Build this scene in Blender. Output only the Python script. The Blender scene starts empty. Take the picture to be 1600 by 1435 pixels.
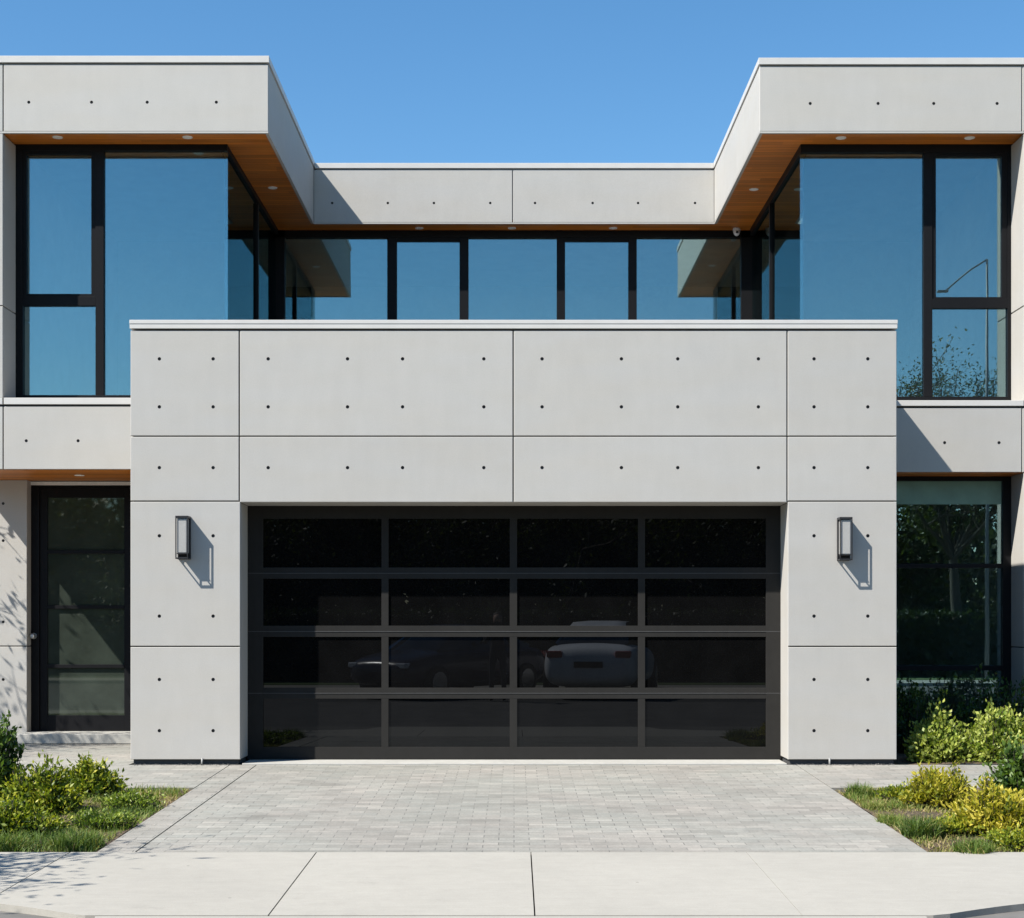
import bpy, bmesh, math, random
import numpy as np
from mathutils import Vector, Matrix
from mathutils.geometry import tessellate_polygon

R = math.radians
PI = math.pi
scene = bpy.context.scene
COL = scene.collection
rnd = random.Random(7)

# ------------------------------------------------------------------ scale of the place
# facade front (garage) is the plane Y=0; the photographer stands 15 m away, eye 1.285 m above the garage floor
DIST, EYE, PPM, VX, VY = 15.0, 1.285, 165.0, 804.0, 975.0
def yr(r): return DIST / r - DIST
def X(px, r=1.0): return (px - VX) / (PPM * r)
def Z(py, r=1.0): return EYE + (VY - py) / (PPM * r)
XO = 6.11
RF, RW, RC, RCW, RD, RG = .9, .8775, .7335, .72, .84, .973
YF, YW, YC, YCW, YD, YG = [yr(r) for r in (RF, RW, RC, RCW, RD, RG)]
BACK = 12.0

# ------------------------------------------------------------------ materials
def new_mat(name):
    m = bpy.data.materials.new(name); m.use_nodes = True
    nt = m.node_tree; nt.nodes.clear()
    out = nt.nodes.new('ShaderNodeOutputMaterial')
    return m, nt, out
class NB:
    def __init__(s, nt): s.nt = nt
    def n(s, typ, **kw):
        nd = s.nt.nodes.new(typ)
        for k, v in kw.items():
            if k.startswith('_'): setattr(nd, k[1:], v)
            else: s.set(nd, k, v)
        return nd
    def set(s, nd, k, v):
        sock = nd.inputs[int(k[1:])] if k[0] == 'i' and k[1:].isdigit() else nd.inputs[k.replace('_', ' ')]
        if hasattr(v, 'is_linked') or isinstance(v, bpy.types.NodeSocket): s.nt.links.new(v, sock)
        else: sock.default_value = v
    def coord(s, scale=(1, 1, 1), kind='Object', rot=(0, 0, 0)):
        tc = s.n('ShaderNodeTexCoord'); mp = s.n('ShaderNodeMapping')
        s.nt.links.new(tc.outputs[kind], mp.inputs['Vector'])
        mp.inputs['Scale'].default_value = scale; mp.inputs['Rotation'].default_value = rot
        return mp.outputs[0]
    def noise(s, vec, scale, detail=4, rough=.55):
        return s.n('ShaderNodeTexNoise', Vector=vec, Scale=scale, Detail=detail, Roughness=rough).outputs['Fac']
    def ramp(s, fac, stops):
        r = s.n('ShaderNodeValToRGB'); e = r.color_ramp.elements
        while len(e) < len(stops): e.new(.5)
        for q, (p, c) in zip(e, stops):
            q.position = p; q.color = (*c, 1) if len(c) == 3 else c
        s.nt.links.new(fac, r.inputs[0]); return r.outputs[0]
    def maprange(s, v, a, b, c, d):
        m = s.n('ShaderNodeMapRange'); s.nt.links.new(v, m.inputs[0])
        for i, q in enumerate((a, b, c, d)): m.inputs[i + 1].default_value = q
        return m.outputs[0]
    def math(s, op, a, b=None, c=None):
        m = s.nt.nodes.new('ShaderNodeMath'); m.operation = op
        for i, v in enumerate((a, b, c)):
            if v is None: continue
            if isinstance(v, (int, float)): m.inputs[i].default_value = v
            else: s.nt.links.new(v, m.inputs[i])
        return m.outputs[0]
    def mul(s, col, val):
        m = s.nt.nodes.new('ShaderNodeMix'); m.data_type = 'RGBA'; m.blend_type = 'MULTIPLY'; m.inputs[0].default_value = 1
        for i, v in ((6, col), (7, val)):
            if isinstance(v, (tuple, list)): m.inputs[i].default_value = (*v, 1)
            else: s.nt.links.new(v, m.inputs[i])
        return m.outputs[2]
    def mixc(s, fac, a, b):
        m = s.nt.nodes.new('ShaderNodeMix'); m.data_type = 'RGBA'
        for i, v in ((0, fac), (6, a), (7, b)):
            if isinstance(v, (int, float)): m.inputs[i].default_value = v
            elif isinstance(v, (tuple, list)): m.inputs[i].default_value = (*v, 1)
            else: s.nt.links.new(v, m.inputs[i])
        return m.outputs[2]
    def bump(s, h, strength=.3, dist=.01):
        return s.n('ShaderNodeBump', Height=h, Strength=strength, Distance=dist).outputs[0]
    def attr(s, name):
        a = s.nt.nodes.new('ShaderNodeAttribute'); a.attribute_name = name; return a
    def bsdf(s, out, **kw):
        p = s.n('ShaderNodeBsdfPrincipled', **kw)
        s.nt.links.new(p.outputs[0], out.inputs[0]); return p

def mat_simple(name, col, rough=.5, metal=0., var=.08, scale=30, bump=.05, spec=.5):
    m, nt, out = new_mat(name); b = NB(nt); v = b.coord()
    f = b.noise(v, scale); f2 = b.noise(v, scale * .12)
    k = b.math('ADD', b.maprange(f, .3, .7, 1 - var, 1 + var), b.maprange(f2, .3, .7, -var, var))
    c = b.mul(col, b.n('ShaderNodeCombineColor', i0=k, i1=k, i2=k).outputs[0])
    p = b.bsdf(out, Base_Color=c, Roughness=rough, Metallic=metal, Normal=b.bump(f, bump, .003))
    p.inputs['Specular IOR Level'].default_value = spec
    return m

def mat_concrete_panel():
    m, nt, out = new_mat('concrete_panel'); b = NB(nt)
    v = b.coord(); vs = b.coord((1.1, 1.1, .22)); vh = b.coord((.35, .35, 1.6))
    cloud = b.noise(v, .9, 5, .6); cl2 = b.noise(v, 4.5, 5, .6); fine = b.noise(v, 90, 3, .6)
    streak = b.noise(vs, 9, 3, .5); band = b.noise(vh, 2.6, 3, .5)
    k = b.maprange(cloud, .3, .7, .982, 1.018)
    for q, a in ((cl2, .02), (fine, .035), (streak, .016), (band, .014)):
        k = b.math('MULTIPLY', k, b.maprange(q, .3, .7, 1 - a, 1 + a))
    pits = b.n('ShaderNodeTexVoronoi', Vector=v, Scale=26.).outputs['Distance']
    pit = b.maprange(pits, .02, .06, .80, 1.0)
    k = b.math('MULTIPLY', k, pit)
    t = b.attr('tone').outputs['Fac']
    k = b.math('MULTIPLY', k, t)
    tint = b.mixc(b.maprange(band, .35, .65, 0, 1), (.402, .383, .350), (.395, .382, .358))
    c = b.mul(tint, b.n('ShaderNodeCombineColor', i0=k, i1=k, i2=k).outputs[0])
    h = b.math('ADD', b.math('MULTIPLY', fine, .4), b.math('ADD', b.math('MULTIPLY', cl2, .5), pit))
    b.bsdf(out, Base_Color=c, Roughness=b.maprange(cloud, .3, .7, .62, .8), Normal=b.bump(h, .22, .004))
    return m

def mat_wood():
    m, nt, out = new_mat('cedar_soffit'); b = NB(nt)
    tc = b.n('ShaderNodeTexCoord'); sp = b.n('ShaderNodeSeparateXYZ', Vector=tc.outputs['Object'])
    yq = b.math('DIVIDE', sp.outputs[1], .092)
    idx = b.math('FLOOR', yq); fr = b.math('FRACT', yq)
    wn = b.n('ShaderNodeTexWhiteNoise', _noise_dimensions='1D', W=idx)
    # joints between board ends
    xo = b.math('ADD', sp.outputs[0], b.math('MULTIPLY', wn.outputs['Value'], 7.0))
    idx2 = b.math('FLOOR', b.math('DIVIDE', xo, 1.8))
    wn2 = b.n('ShaderNodeTexWhiteNoise', _noise_dimensions='1D', W=b.math('ADD', idx, b.math('MULTIPLY', idx2, 17.3)))
    vec = b.n('ShaderNodeCombineXYZ', i0=b.math('MULTIPLY', xo, 1.0), i1=b.math('MULTIPLY', sp.outputs[1], 22.), i2=b.math('MULTIPLY', wn2.outputs['Value'], 30.)).outputs[0]
    g = b.noise(vec, 2.2, 5, .65)
    c = b.ramp(g, [(.25, (.36, .100, .012)), (.5, (.54, .168, .020)), (.75, (.66, .255, .042))])
    k = b.maprange(wn2.outputs['Value'], 0, 1, .72, 1.15)
    groove = b.math('MULTIPLY', b.maprange(fr, .0, .07, .25, 1.), b.maprange(fr, .95, 1., 1., .35))
    kk = b.math('MULTIPLY', k, groove)
    c = b.mul(c, b.n('ShaderNodeCombineColor', i0=kk, i1=kk, i2=kk).outputs[0])
    b.bsdf(out, Base_Color=c, Roughness=.42, Normal=b.bump(b.math('ADD', groove, b.math('MULTIPLY', g, .2)), .4, .006))
    return m

def mat_glass(name, refl, tint, r0=.42, rough=0., diff=None, wav=.0):
    """coated architectural glass: mirror-like coat over a tinted transparent sheet"""
    m, nt, out = new_mat(name); b = NB(nt)
    v = b.coord()
    nrm = b.bump(b.noise(v, .8, 2, .4), .5, wav) if wav else None
    fr = b.n('ShaderNodeLayerWeight', Blend=.35)
    if nrm is not None: nt.links.new(nrm, fr.inputs['Normal'])
    dirt = b.noise(v, 3.5, 4, .6)
    fac = b.math('ADD', b.maprange(fr.outputs['Fresnel'], 0, 1, r0, 1.0), 0)
    g = b.n('ShaderNodeBsdfGlossy', Color=(*refl, 1), Roughness=rough)
    if nrm is not None: nt.links.new(nrm, g.inputs['Normal'])
    if diff is None:
        t = b.n('ShaderNodeBsdfTransparent', Color=(*tint, 1))
        df = b.n('ShaderNodeBsdfDiffuse', Color=(.25, .27, .26, 1))
        u = b.n('ShaderNodeMixShader', i0=b.maprange(dirt, .4, .8, .004, .02), i1=t.outputs[0], i2=df.outputs[0])
    else:
        u = b.n('ShaderNodeBsdfDiffuse', Color=b.mul(diff, b.ramp(dirt, [(.3, (.8, .8, .8)), (.7, (1.25, 1.25, 1.25))])))
    mx = b.n('ShaderNodeMixShader', i0=fac, i1=u.outputs[0], i2=g.outputs[0])
    nt.links.new(mx.outputs[0], out.inputs[0])
    return m

def mat_paver():
    m, nt, out = new_mat('concrete_pavers'); b = NB(nt)
    v = b.coord(); 
    wob = b.n('ShaderNodeTexNoise', Vector=v, Scale=5., Detail=2.)
    vv = b.n('ShaderNodeVectorMath', _operation='MULTIPLY_ADD', i0=wob.outputs['Color'], i1=(.006, .006, 0), i2=v).outputs[0]
    br = b.n('ShaderNodeTexBrick', Vector=vv, Scale=1., Mortar_Size=.0035, Mortar_Smooth=.35, Bias=0., Brick_Width=.205, Row_Height=.103)
    br.offset = .5; br.inputs['Color1'].default_value = (0, 0, 0, 1); br.inputs['Color2'].default_value = (1, 1, 1, 1); br.inputs['Mortar'].default_value = (.5, .5, .5, 1)
    rc = b.ramp(br.outputs['Color'], [(0, (.205, .200, .184)), (.35, (.250, .241, .222)), (.65, (.230, .228, .212)), (1, (.284, .272, .250))])
    big = b.noise(v, .55, 3, .5); pink = b.noise(v, .9, 2, .5); fine = b.noise(v, 60, 3, .7); mid = b.noise(v, 6, 4, .6)
    c = b.mixc(b.maprange(pink, .40, .62, 0, .9), b.mul(rc, (1.0, 1.0, .955)), b.mul(rc, (1.04, .995, .95)))
    k = b.math('MULTIPLY', b.maprange(big, .3, .7, .9, 1.1), b.maprange(fine, .3, .7, .86, 1.14))
    k = b.math('MULTIPLY', k, b.maprange(mid, .3, .7, .90, 1.08))
    swp = b.noise(b.coord((1, 6, 1)), 4.5, 4, .65); k = b.math('MULTIPLY', k, b.maprange(swp, .3, .7, .93, 1.07))
    # dark tyre/oil stains in the middle
    st = b.noise(v, 1.7, 5, .65); k = b.math('MULTIPLY', k, b.maprange(st, .56, .72, 1., .80))
    c = b.mul(c, b.n('ShaderNodeCombineColor', i0=k, i1=k, i2=k).outputs[0])
    jd = b.noise(v, 1.2, 2, .5)
    c = b.mixc(b.math('MULTIPLY', br.outputs['Fac'], b.maprange(jd, .38, .62, .25, .95)), c, (.115, .11, .10))
    h = b.math('SUBTRACT', b.math('MULTIPLY', fine, .25), br.outputs['Fac'])
    b.bsdf(out, Base_Color=c, Roughness=.85, Normal=b.bump(h, .6, .004))
    return m

def mat_sidewalk():
    m, nt, out = new_mat('sidewalk_concrete'); b = NB(nt)
    v = b.coord(); big = b.noise(v, .7, 5, .6); fine = b.noise(v, 120, 3, .7); mid = b.noise(v, 9, 5, .65); st = b.noise(v, 2.6, 6, .7)
    sw = b.noise(b.coord((1, 14, 1)), 3.2, 3, .6)
    k = b.maprange(big, .3, .7, .93, 1.05)
    for q, a in ((fine, .07), (mid, .04), (sw, .03)): k = b.math('MULTIPLY', k, b.maprange(q, .3, .7, 1 - a, 1 + a))
    k = b.math('MULTIPLY', k, b.maprange(st, .62, .76, 1., .84))
    spots = b.n('ShaderNodeTexVoronoi', Vector=v, Scale=2.3).outputs['Distance']
    k = b.math('MULTIPLY', k, b.maprange(spots, .018, .03, .62, 1.))
    k = b.math('MULTIPLY', k, b.attr('tone').outputs['Fac'])
    c = b.mul((.310, .292, .255), b.n('ShaderNodeCombineColor', i0=k, i1=k, i2=k).outputs[0])
    b.bsdf(out, Base_Color=c, Roughness=.9, Normal=b.bump(b.math('ADD', fine, b.math('MULTIPLY', sw, .6)), .3, .003))
    return m

def mat_asphalt():
    m, nt, out = new_mat('asphalt'); b = NB(nt)
    v = b.coord(); vo = b.n('ShaderNodeTexVoronoi', Vector=v, Scale=110.); n = b.noise(v, 2, 5); 
    c = b.mul(b.ramp(vo.outputs['Color'], [(0, (.06, .06, .06)), (.6, (.095, .092, .088)), (1, (.17, .16, .15))]), b.ramp(n, [(.3, (.8, .8, .8)), (.7, (1.25, 1.22, 1.2))]))
    b.bsdf(out, Base_Color=c, Roughness=.9, Normal=b.bump(vo.outputs['Distance'], .6, .006))
    return m

def mat_soil():
    m, nt, out = new_mat('mulched_soil'); b = NB(nt)
    v = b.coord(); vo = b.n('ShaderNodeTexVoronoi', Vector=b.coord((1, 2.2, 1), rot=(0, 0, .7)), Scale=42.); n = b.noise(v, 3, 5); f = b.noise(v, 45, 4, .7)
    c = b.ramp(vo.outputs['Color'], [(0, (.050, .034, .024)), (.5, (.12, .085, .056)), (1, (.25, .185, .12))])
    c = b.mul(c, b.ramp(n, [(.3, (.7, .7, .7)), (.7, (1.25, 1.2, 1.1))]))
    b.bsdf(out, Base_Color=c, Roughness=.95, Normal=b.bump(b.math('ADD', f, vo.outputs['Distance']), 1., .02))
    return m

def mat_leaf(name, stops, trans=.35, rough=.45):
    m, nt, out = new_mat(name); b = NB(nt)
    t = b.attr('tone').outputs['Fac']
    c = b.ramp(t, stops)
    p = b.n('ShaderNodeBsdfPrincipled', Base_Color=c, Roughness=rough)
    p.inputs['Specular IOR Level'].default_value = .35
    tr = b.n('ShaderNodeBsdfTranslucent', Color=b.mul(c, (1.25, 1.35, .5)))
    mx = b.n('ShaderNodeMixShader', i0=trans, i1=p.outputs[0], i2=tr.outputs[0])
    nt.links.new(mx.outputs[0], out.inputs[0]); return m

def mat_bark():
    m, nt, out = new_mat('bark'); b = NB(nt)
    v = b.coord((1, 1, .25)); n = b.noise(v, 28, 5, .7)
    b.bsdf(out, Base_Color=b.ramp(n, [(.3, (.03, .024, .018)), (.7, (.10, .08, .062))]), Roughness=.9, Normal=b.bump(n, .8, .02))
    return m

M = dict(
    concrete=mat_concrete_panel(), wood=mat_wood(),
    joint=mat_simple('joint_shadow_gap', (.055, .055, .055), .9),
    hole=mat_simple('tie_hole_recess', (.05, .05, .05), .9),
    coping=mat_simple('painted_metal_coping', (.52, .50, .47), .42, .0, .03, 5, .02),
    frame=mat_simple('black_anodised_frame', (.010, .010, .011), .45, 0., .06, 20, .02, .09),
    gframe=mat_simple('dark_bronze_aluminium', (.0265, .0255, .024), .6, 0., .05, 14, .02, .03),
    jamb=mat_simple('black_door_paint', (.008, .008, .009), .4, spec=.12),
    glass=mat_glass('coated_blue_glass', (.44, .63, .66), (.95, .99, .97), .30, wav=.0015),
    doorglass=mat_glass('smoked_door_glass', (.70, .78, .70), (0, 0, 0), .045, rough=.02, diff=(.032, .040, .032)),
    blackglass=mat_glass('black_garage_glass', (.8, .85, .9), (0, 0, 0), -.012, diff=(.0035, .0035, .0036)),
    inwall=mat_simple('interior_plaster', (.72, .72, .70), .8),
    infloor=mat_simple('interior_floor', (.45, .40, .33), .5),
    roof=mat_simple('roof_membrane', (.3, .3, .3), .9),
    paver=mat_paver(), sidewalk=mat_sidewalk(), asphalt=mat_asphalt(), soil=mat_soil(), bark=mat_bark(),
    step=mat_simple('threshold_concrete', (.36, .35, .32), .8, 0, .08, 20, .1),
    ground=mat_simple('dry_ground', (.14, .13, .08), .95, 0, .25, 2, .2),
    lampblack=mat_simple('lantern_metal', (.022, .022, .024), .45, spec=.25),
    lampdiff=mat_simple('frosted_lantern_glass', (.34, .335, .32), .6, 0, .04, 60, .02, .2),
    trim=mat_simple('white_downlight_trim', (.8, .78, .74), .5),
    lamplens=mat_simple('downlight_lens', (.9, .87, .80), .4, 0, .02),
    polegrey=mat_simple('galvanised_grey', (.16, .17, .18), .5),
    trim_grey=mat_simple('grey_plastic', (.28, .28, .27), .6),
    steel=mat_simple('brushed_steel', (.62, .61, .60), .3, 1.),
    camwhite=mat_simple('white_camera_shell', (.7, .7, .72), .3),
    lens=mat_simple('camera_lens', (.01, .01, .012), .08),
    leafG=mat_leaf('shrub_green_leaf', [(0, (.025, .055, .008)), (.45, (.15, .215, .026)), (1, (.40, .43, .10))]),
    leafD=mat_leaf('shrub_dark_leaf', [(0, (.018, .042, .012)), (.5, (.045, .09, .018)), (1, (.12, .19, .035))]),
    leafY=mat_leaf('shrub_gold_leaf', [(0, (.050, .085, .010)), (.45, (.22, .235, .020)), (.75, (.38, .33, .03)), (1, (.52, .44, .07))]),
    leafH=mat_leaf('hedge_leaf', [(0, (.010, .018, .008)), (.5, (.028, .045, .014)), (1, (.09, .10, .035))]),
    leafYG=mat_leaf('shrub_yellow_green_leaf', [(0, (.025, .055, .008)), (.4, (.17, .22, .020)), (.7, (.34, .34, .03)), (1, (.50, .44, .07))]),
    leafT=mat_leaf('tree_leaf', [(0, (.014, .024, .008)), (.5, (.045, .062, .016)), (1, (.15, .155, .04))]),
    grass=mat_leaf('grass_blade', [(0, (.045, .09, .018)), (.4, (.135, .20, .036)), (.7, (.28, .25, .075)), (1, (.42, .32, .18))], .3, .6),
)

# ------------------------------------------------------------------ mesh helpers
class MB:
    def __init__(s): s.v = []; s.f = []; s.m = []; s.t = []; s.sm = []
    def face(s, idx, m=0, t=1., sm=False): s.f.append(tuple(idx)); s.m.append(m); s.t.append(t); s.sm.append(sm)
    def box(s, x0, x1, y0, y1, z0, z1, m=0, t=1., M4=None):
        x0, x1 = sorted((x0, x1)); y0, y1 = sorted((y0, y1)); z0, z1 = sorted((z0, z1))
        k = len(s.v); P = [(x, y, z) for z in (z0, z1) for y in (y0, y1) for x in (x0, x1)]
        if M4 is not None: P = [tuple(M4 @ Vector(p)) for p in P]
        s.v += P
        for q in ((0, 2, 3, 1), (4, 5, 7, 6), (0, 1, 5, 4), (2, 6, 7, 3), (0, 4, 6, 2), (1, 3, 7, 5)): s.face([k + i for i in q], m, t)
    def prism(s, poly, z0, z1, m=0, t=1., zf=None):
        """poly = [(x,y)] counter-clockwise; zf(x,y) adds to the top"""
        k = len(s.v); n = len(poly)
        s.v += [(x, y, (z1 if zf is None else zf(x, y))) for x, y in poly] + [(x, y, z0) for x, y in poly]
        s.face([k + i for i in range(n)], m, t); s.face([k + n + i for i in reversed(range(n))], m, t)
        for i in range(n):
            j = (i + 1) % n; s.face([k + i, k + n + i, k + n + j, k + j], m, t)
    def tube(s, pts, rad, n=8, m=0, cap=True, t=1.):
        pts = [Vector(p) for p in pts]; k0 = len(s.v); up = Vector((0, 0, 1))
        if isinstance(rad, (int, float)): rad = [rad] * len(pts)
        for i, p in enumerate(pts):
            d = (pts[min(i + 1, len(pts) - 1)] - pts[max(i - 1, 0)]).normalized()
            a = d.cross(up) if abs(d.dot(up)) < .95 else d.cross(Vector((1, 0, 0)))
            a.normalize(); b = d.cross(a)
            for j in range(n):
                th = 2 * PI * j / n; s.v.append(tuple(p + (a * math.cos(th) + b * math.sin(th)) * rad[i]))
        for i in range(len(pts) - 1):
            for j in range(n):
                q = (j + 1) % n; s.face([k0 + i * n + j, k0 + i * n + q, k0 + (i + 1) * n + q, k0 + (i + 1) * n + j], m, t, True)
        if cap:
            s.face([k0 + j for j in reversed(range(n))], m, t); s.face([k0 + (len(pts) - 1) * n + j for j in range(n)], m, t)
    def panel(s, u0, u1, v0, v1, w, th, holes=(), mp=None, t=1., rh=.0165, ch=.004):
        """concrete slab; (u,v) face, w depth grows into the wall; mp maps (u,v,w) to the world"""
        mp = mp or (lambda u, v, w: (u, w, v))
        outer = [Vector((u0 + ch, v0 + ch, 0)), Vector((u1 - ch, v0 + ch, 0)), Vector((u1 - ch, v1 - ch, 0)), Vector((u0 + ch, v1 - ch, 0))]
        loops = [outer]; H = []
        for (hu, hv) in holes:
            c = [Vector((hu + rh * math.cos(2 * PI * i / 12), hv + rh * math.sin(2 * PI * i / 12), 0)) for i in range(12)]
            loops.append(c); H.append(c)
        flat = [p for l in loops for p in l]; k = len(s.v)
        s.v += [mp(p.x, p.y, w) for p in flat]
        for tri in tessellate_polygon(loops): s.face([k + i for i in tri], 0, t)
        k1 = len(s.v); s.v += [mp(a, b, w + ch) for a, b in ((u0, v0), (u1, v0), (u1, v1), (u0, v1))]
        k2 = len(s.v); s.v += [mp(a, b, w + th) for a, b in ((u0, v0), (u1, v0), (u1, v1), (u0, v1))]
        for i in range(4):
            j = (i + 1) % 4
            s.face([k + i, k + j, k1 + j, k1 + i], 0, t); s.face([k1 + i, k1 + j, k2 + j, k2 + i], 0, t)
        s.face([k2, k2 + 1, k2 + 2, k2 + 3], 0, t)
        off = 4; dp = min(th * .8, .016)
        for c in H:
            kb = len(s.v); s.v += [mp(p.x, p.y, w + dp) for p in c]
            for i in range(12):
                j = (i + 1) % 12; s.face([k + off + i, k + off + j, kb + j, kb + i], 1, 1.)
            s.face([kb + i for i in range(12)], 1, 1.); off += 12
    def build(s, name, mats, parent=None, bevel=0., smooth=False):
        me = bpy.data.meshes.new(name); me.from_pydata(s.v, [], s.f)
        mats = mats if isinstance(mats, (list, tuple)) else [mats]
        for m in mats: me.materials.append(m)
        me.polygons.foreach_set('material_index', s.m); me.polygons.foreach_set('use_smooth', [bool(a or smooth) for a in s.sm])
        a = me.attributes.new('tone', 'FLOAT', 'FACE'); a.data.foreach_set('value', s.t)
        bm = bmesh.new(); bm.from_mesh(me); bmesh.ops.recalc_face_normals(bm, faces=bm.faces); bm.to_mesh(me); bm.free()
        o = bpy.data.objects.new(name, me); COL.objects.link(o)
        if parent is not None: o.parent = parent
        if bevel:
            md = o.modifiers.new('edge', 'BEVEL'); md.width = bevel; md.segments = 2; md.limit_method = 'ANGLE'; md.angle_limit = R(40)
        return o

def tag(o, label=None, cat=None, group=None, kind=None):
    if label: o['label'] = label
    if cat: o['category'] = cat
    if group: o['group'] = group
    if kind: o['kind'] = kind
    return o
def empty(name, loc=(0, 0, 0), rz=0, **kw):
    o = bpy.data.objects.new(name, None); COL.objects.link(o); o.location = loc; o.rotation_euler = (0, 0, rz); o.empty_display_size = .2
    return tag(o, **kw)
def copy_tree(o, parent=None):
    c = o.copy(); COL.objects.link(c)
    if parent is not None: c.parent = parent
    for ch in o.children: copy_tree(ch, c)
    return c
def quadmesh(name, V, F, tones, mat, parent=None, smooth=False):
    """V (n,3) array, F (k,m) int array, tones per face"""
    me = bpy.data.meshes.new(name); n, k, mm = len(V), len(F), F.shape[1]
    me.vertices.add(n); me.vertices.foreach_set('co', V.astype(np.float32).ravel())
    me.loops.add(k * mm); me.loops.foreach_set('vertex_index', F.astype(np.int32).ravel())
    me.polygons.add(k); me.polygons.foreach_set('loop_start', np.arange(0, k * mm, mm, dtype=np.int32))
    me.update(calc_edges=True)
    a = me.attributes.new('tone', 'FLOAT', 'FACE'); a.data.foreach_set('value', tones.astype(np.float32))
    me.materials.append(mat)
    if smooth: me.polygons.foreach_set('use_smooth', [True] * k)
    me.validate()
    o = bpy.data.objects.new(name, me); COL.objects.link(o)
    if parent is not None: o.parent = parent
    return o

# ------------------------------------------------------------------ ground levels
Y_BED0, Y_WALK1, Y_WALK0 = -1.65, -4.80, -6.78
def zg(y):
    if y >= 0: return -.05
    if y >= Y_WALK1: return -.05 + .028 * y
    return -.05 + .028 * Y_WALK1 + .02 * (y - Y_WALK1)
ROAD_Z = -.275
DX0, DX1 = -2.69, 2.66

# ------------------------------------------------------------------ SETTING
b = MB(); b.prism([(-400, -400), (400, -400), (400, 400), (-400, 400)], -1.2, -.60)
tag(b.build('ground', M['ground']), kind='structure')
b = MB(); b.prism([(-60, -14.6), (60, -14.6), (60, -6.0), (-60, -6.0)], -.55, ROAD_Z)
tag(b.build('road', M['asphalt']), kind='structure')
b = MB(); b.prism([(-60, -20.5), (60, -20.5), (60, -14.6), (-60, -14.6)], -.55, ROAD_Z - .004)
tag(b.build('parking_lane', M['asphalt']), kind='structure')
b = MB(); b.prism([(-60, -7.9), (60, -7.9), (60, -6.2), (-60, -6.2)], -.5, ROAD_Z + .018)
tag(b.build('gutter', mat_simple('gutter_concrete', (.125, .118, .108), .9, 0, .14, 7, .2)), kind='structure')
# driveway: sheet of pavers with a border course along its left side, concrete strip at the garage door
b = MB(); b.prism([(-2.435, Y_WALK1 + .006), (DX1, Y_WALK1 + .006), (DX1, -.002), (-2.435, -.002)], -.5, 0, zf=lambda x, y: zg(y))
b.prism([(DX0, Y_WALK1 + .006), (-2.447, Y_WALK1 + .006), (-2.447, -.002), (DX0, -.002)], -.5, 0, zf=lambda x, y: zg(y))
tag(b.build('driveway', M['paver']), kind='structure')
b = MB(); b.prism([(-2.58, .0), (2.58, .0), (2.58, .60), (-2.58, .60)], -.5, -.037)
tag(b.build('garage_apron', M['step'], bevel=.004), kind='structure')
# paths in front of the house
b = MB()
b.prism([(-12, Y_BED0), (DX0 - .01, Y_BED0), (DX0 - .01, -.002), (-3.66, -.002), (-3.66, 2.56), (-12, 2.56)], -.5, 0, zf=lambda x, y: zg(y) - .0)
b.prism([(DX1 + .01, Y_BED0), (12, Y_BED0), (12, -.002), (DX1 + .01, -.002)], -.5, 0, zf=lambda x, y: zg(y))
tag(b.build('path', M['paver']), kind='structure')
# sidewalk slabs with real open joints and the flared apron
b = MB(); js = [-12, -10.2, -8.7, -7.2, -5.75, -4.3, -2.86, -1.275, .105, 1.49, 4.4, 5.9, 7.4, 8.9, 10.4, 12]
tn = [1, .97, 1, 1.03, .98, 1.0, .99, 1.01, 1.0, 1.01, 1.02, 1.01, .99, 1, 1, 1]
for i in range(len(js) - 1):
    x0, x1 = js[i] + (.0015 if js[i] == 1.49 else .004), js[i + 1] - (.0015 if js[i + 1] == 1.49 else .004)
    def near(x):
        ax = abs(x + .02)
        return -6.42 - (0 if ax > 2.95 else .5 * max(0, 1 - (ax - 2.05) / .9) ** 1.3 if ax > 2.05 else .5)
    n = 30; top = [(x1 - (x1 - x0) * q / n, Y_WALK1 - .004) for q in range(n + 1)]
    bot = [(x0 + (x1 - x0) * q / n, max(near(x0 + (x1 - x0) * q / n), -6.795)) for q in range(n + 1)]
    b.prism(bot + top, -.5, 0, t=tn[i], zf=lambda x, y: zg(y))
tag(b.build('sidewalk', M['sidewalk']), kind='structure')
# apron towards the street (slopes down to the road)
b = MB(); pts = []
for i in range(25):
    x = -3.0 + 6.0 * i / 24; ax = abs(x + .02); e = max(0, 1 - max(0, ax - 1.9) / .95)
    pts.append((x, -6.46 - 1.25 * e ** .8))
top = [(2.98, -6.43), (2.2, -6.70), (2.06, -6.80), (-2.1, -6.80), (-2.24, -6.70), (-3.0, -6.43)]
def zap(x, y): return max(ROAD_Z + .028, zg(-6.8) - .003 - (-6.8 - y) * .055)
b.prism([(x, min(y, -6.805)) for x, y in pts if abs(x + .02) < 2.16] + [(2.13, -6.804), (-2.17, -6.804)], -.5, 0, t=.96, zf=zap)
tag(b.build('driveway_apron', M['sidewalk']), kind='structure')
# garden bed soil (slightly sunken, uneven)
def soil_sheet(name, x0, x1, y0, y1, amp=.014, drop=.018):
    nx, ny = int((x1 - x0) / .12), int((y1 - y0) / .12); rs = np.random.RandomState(3)
    V = []; F = []
    for j in range(ny + 1):
        for i in range(nx + 1):
            x = x0 + (x1 - x0) * i / nx; y = y0 + (y1 - y0) * j / ny
            V.append((x, y, zg(y) - drop + amp * (math.sin(x * 3.1 + y * 2.3) + rs.rand() - .4)))
    for j in range(ny):
        for i in range(nx):
            k = j * (nx + 1) + i; F.append((k, k + 1, k + nx + 2, k + nx + 1))
    o = quadmesh(name, np.array(V), np.array(F), np.ones(len(F)), M['soil'], smooth=True)
    return tag(o, kind='structure')
soil_sheet('soil', -12, DX0 - .012, Y_WALK1 + .01, Y_BED0 - .01)
soil_sheet('soil', DX1 + .012, 12, Y_WALK1 + .01, Y_BED0 - .01)
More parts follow.
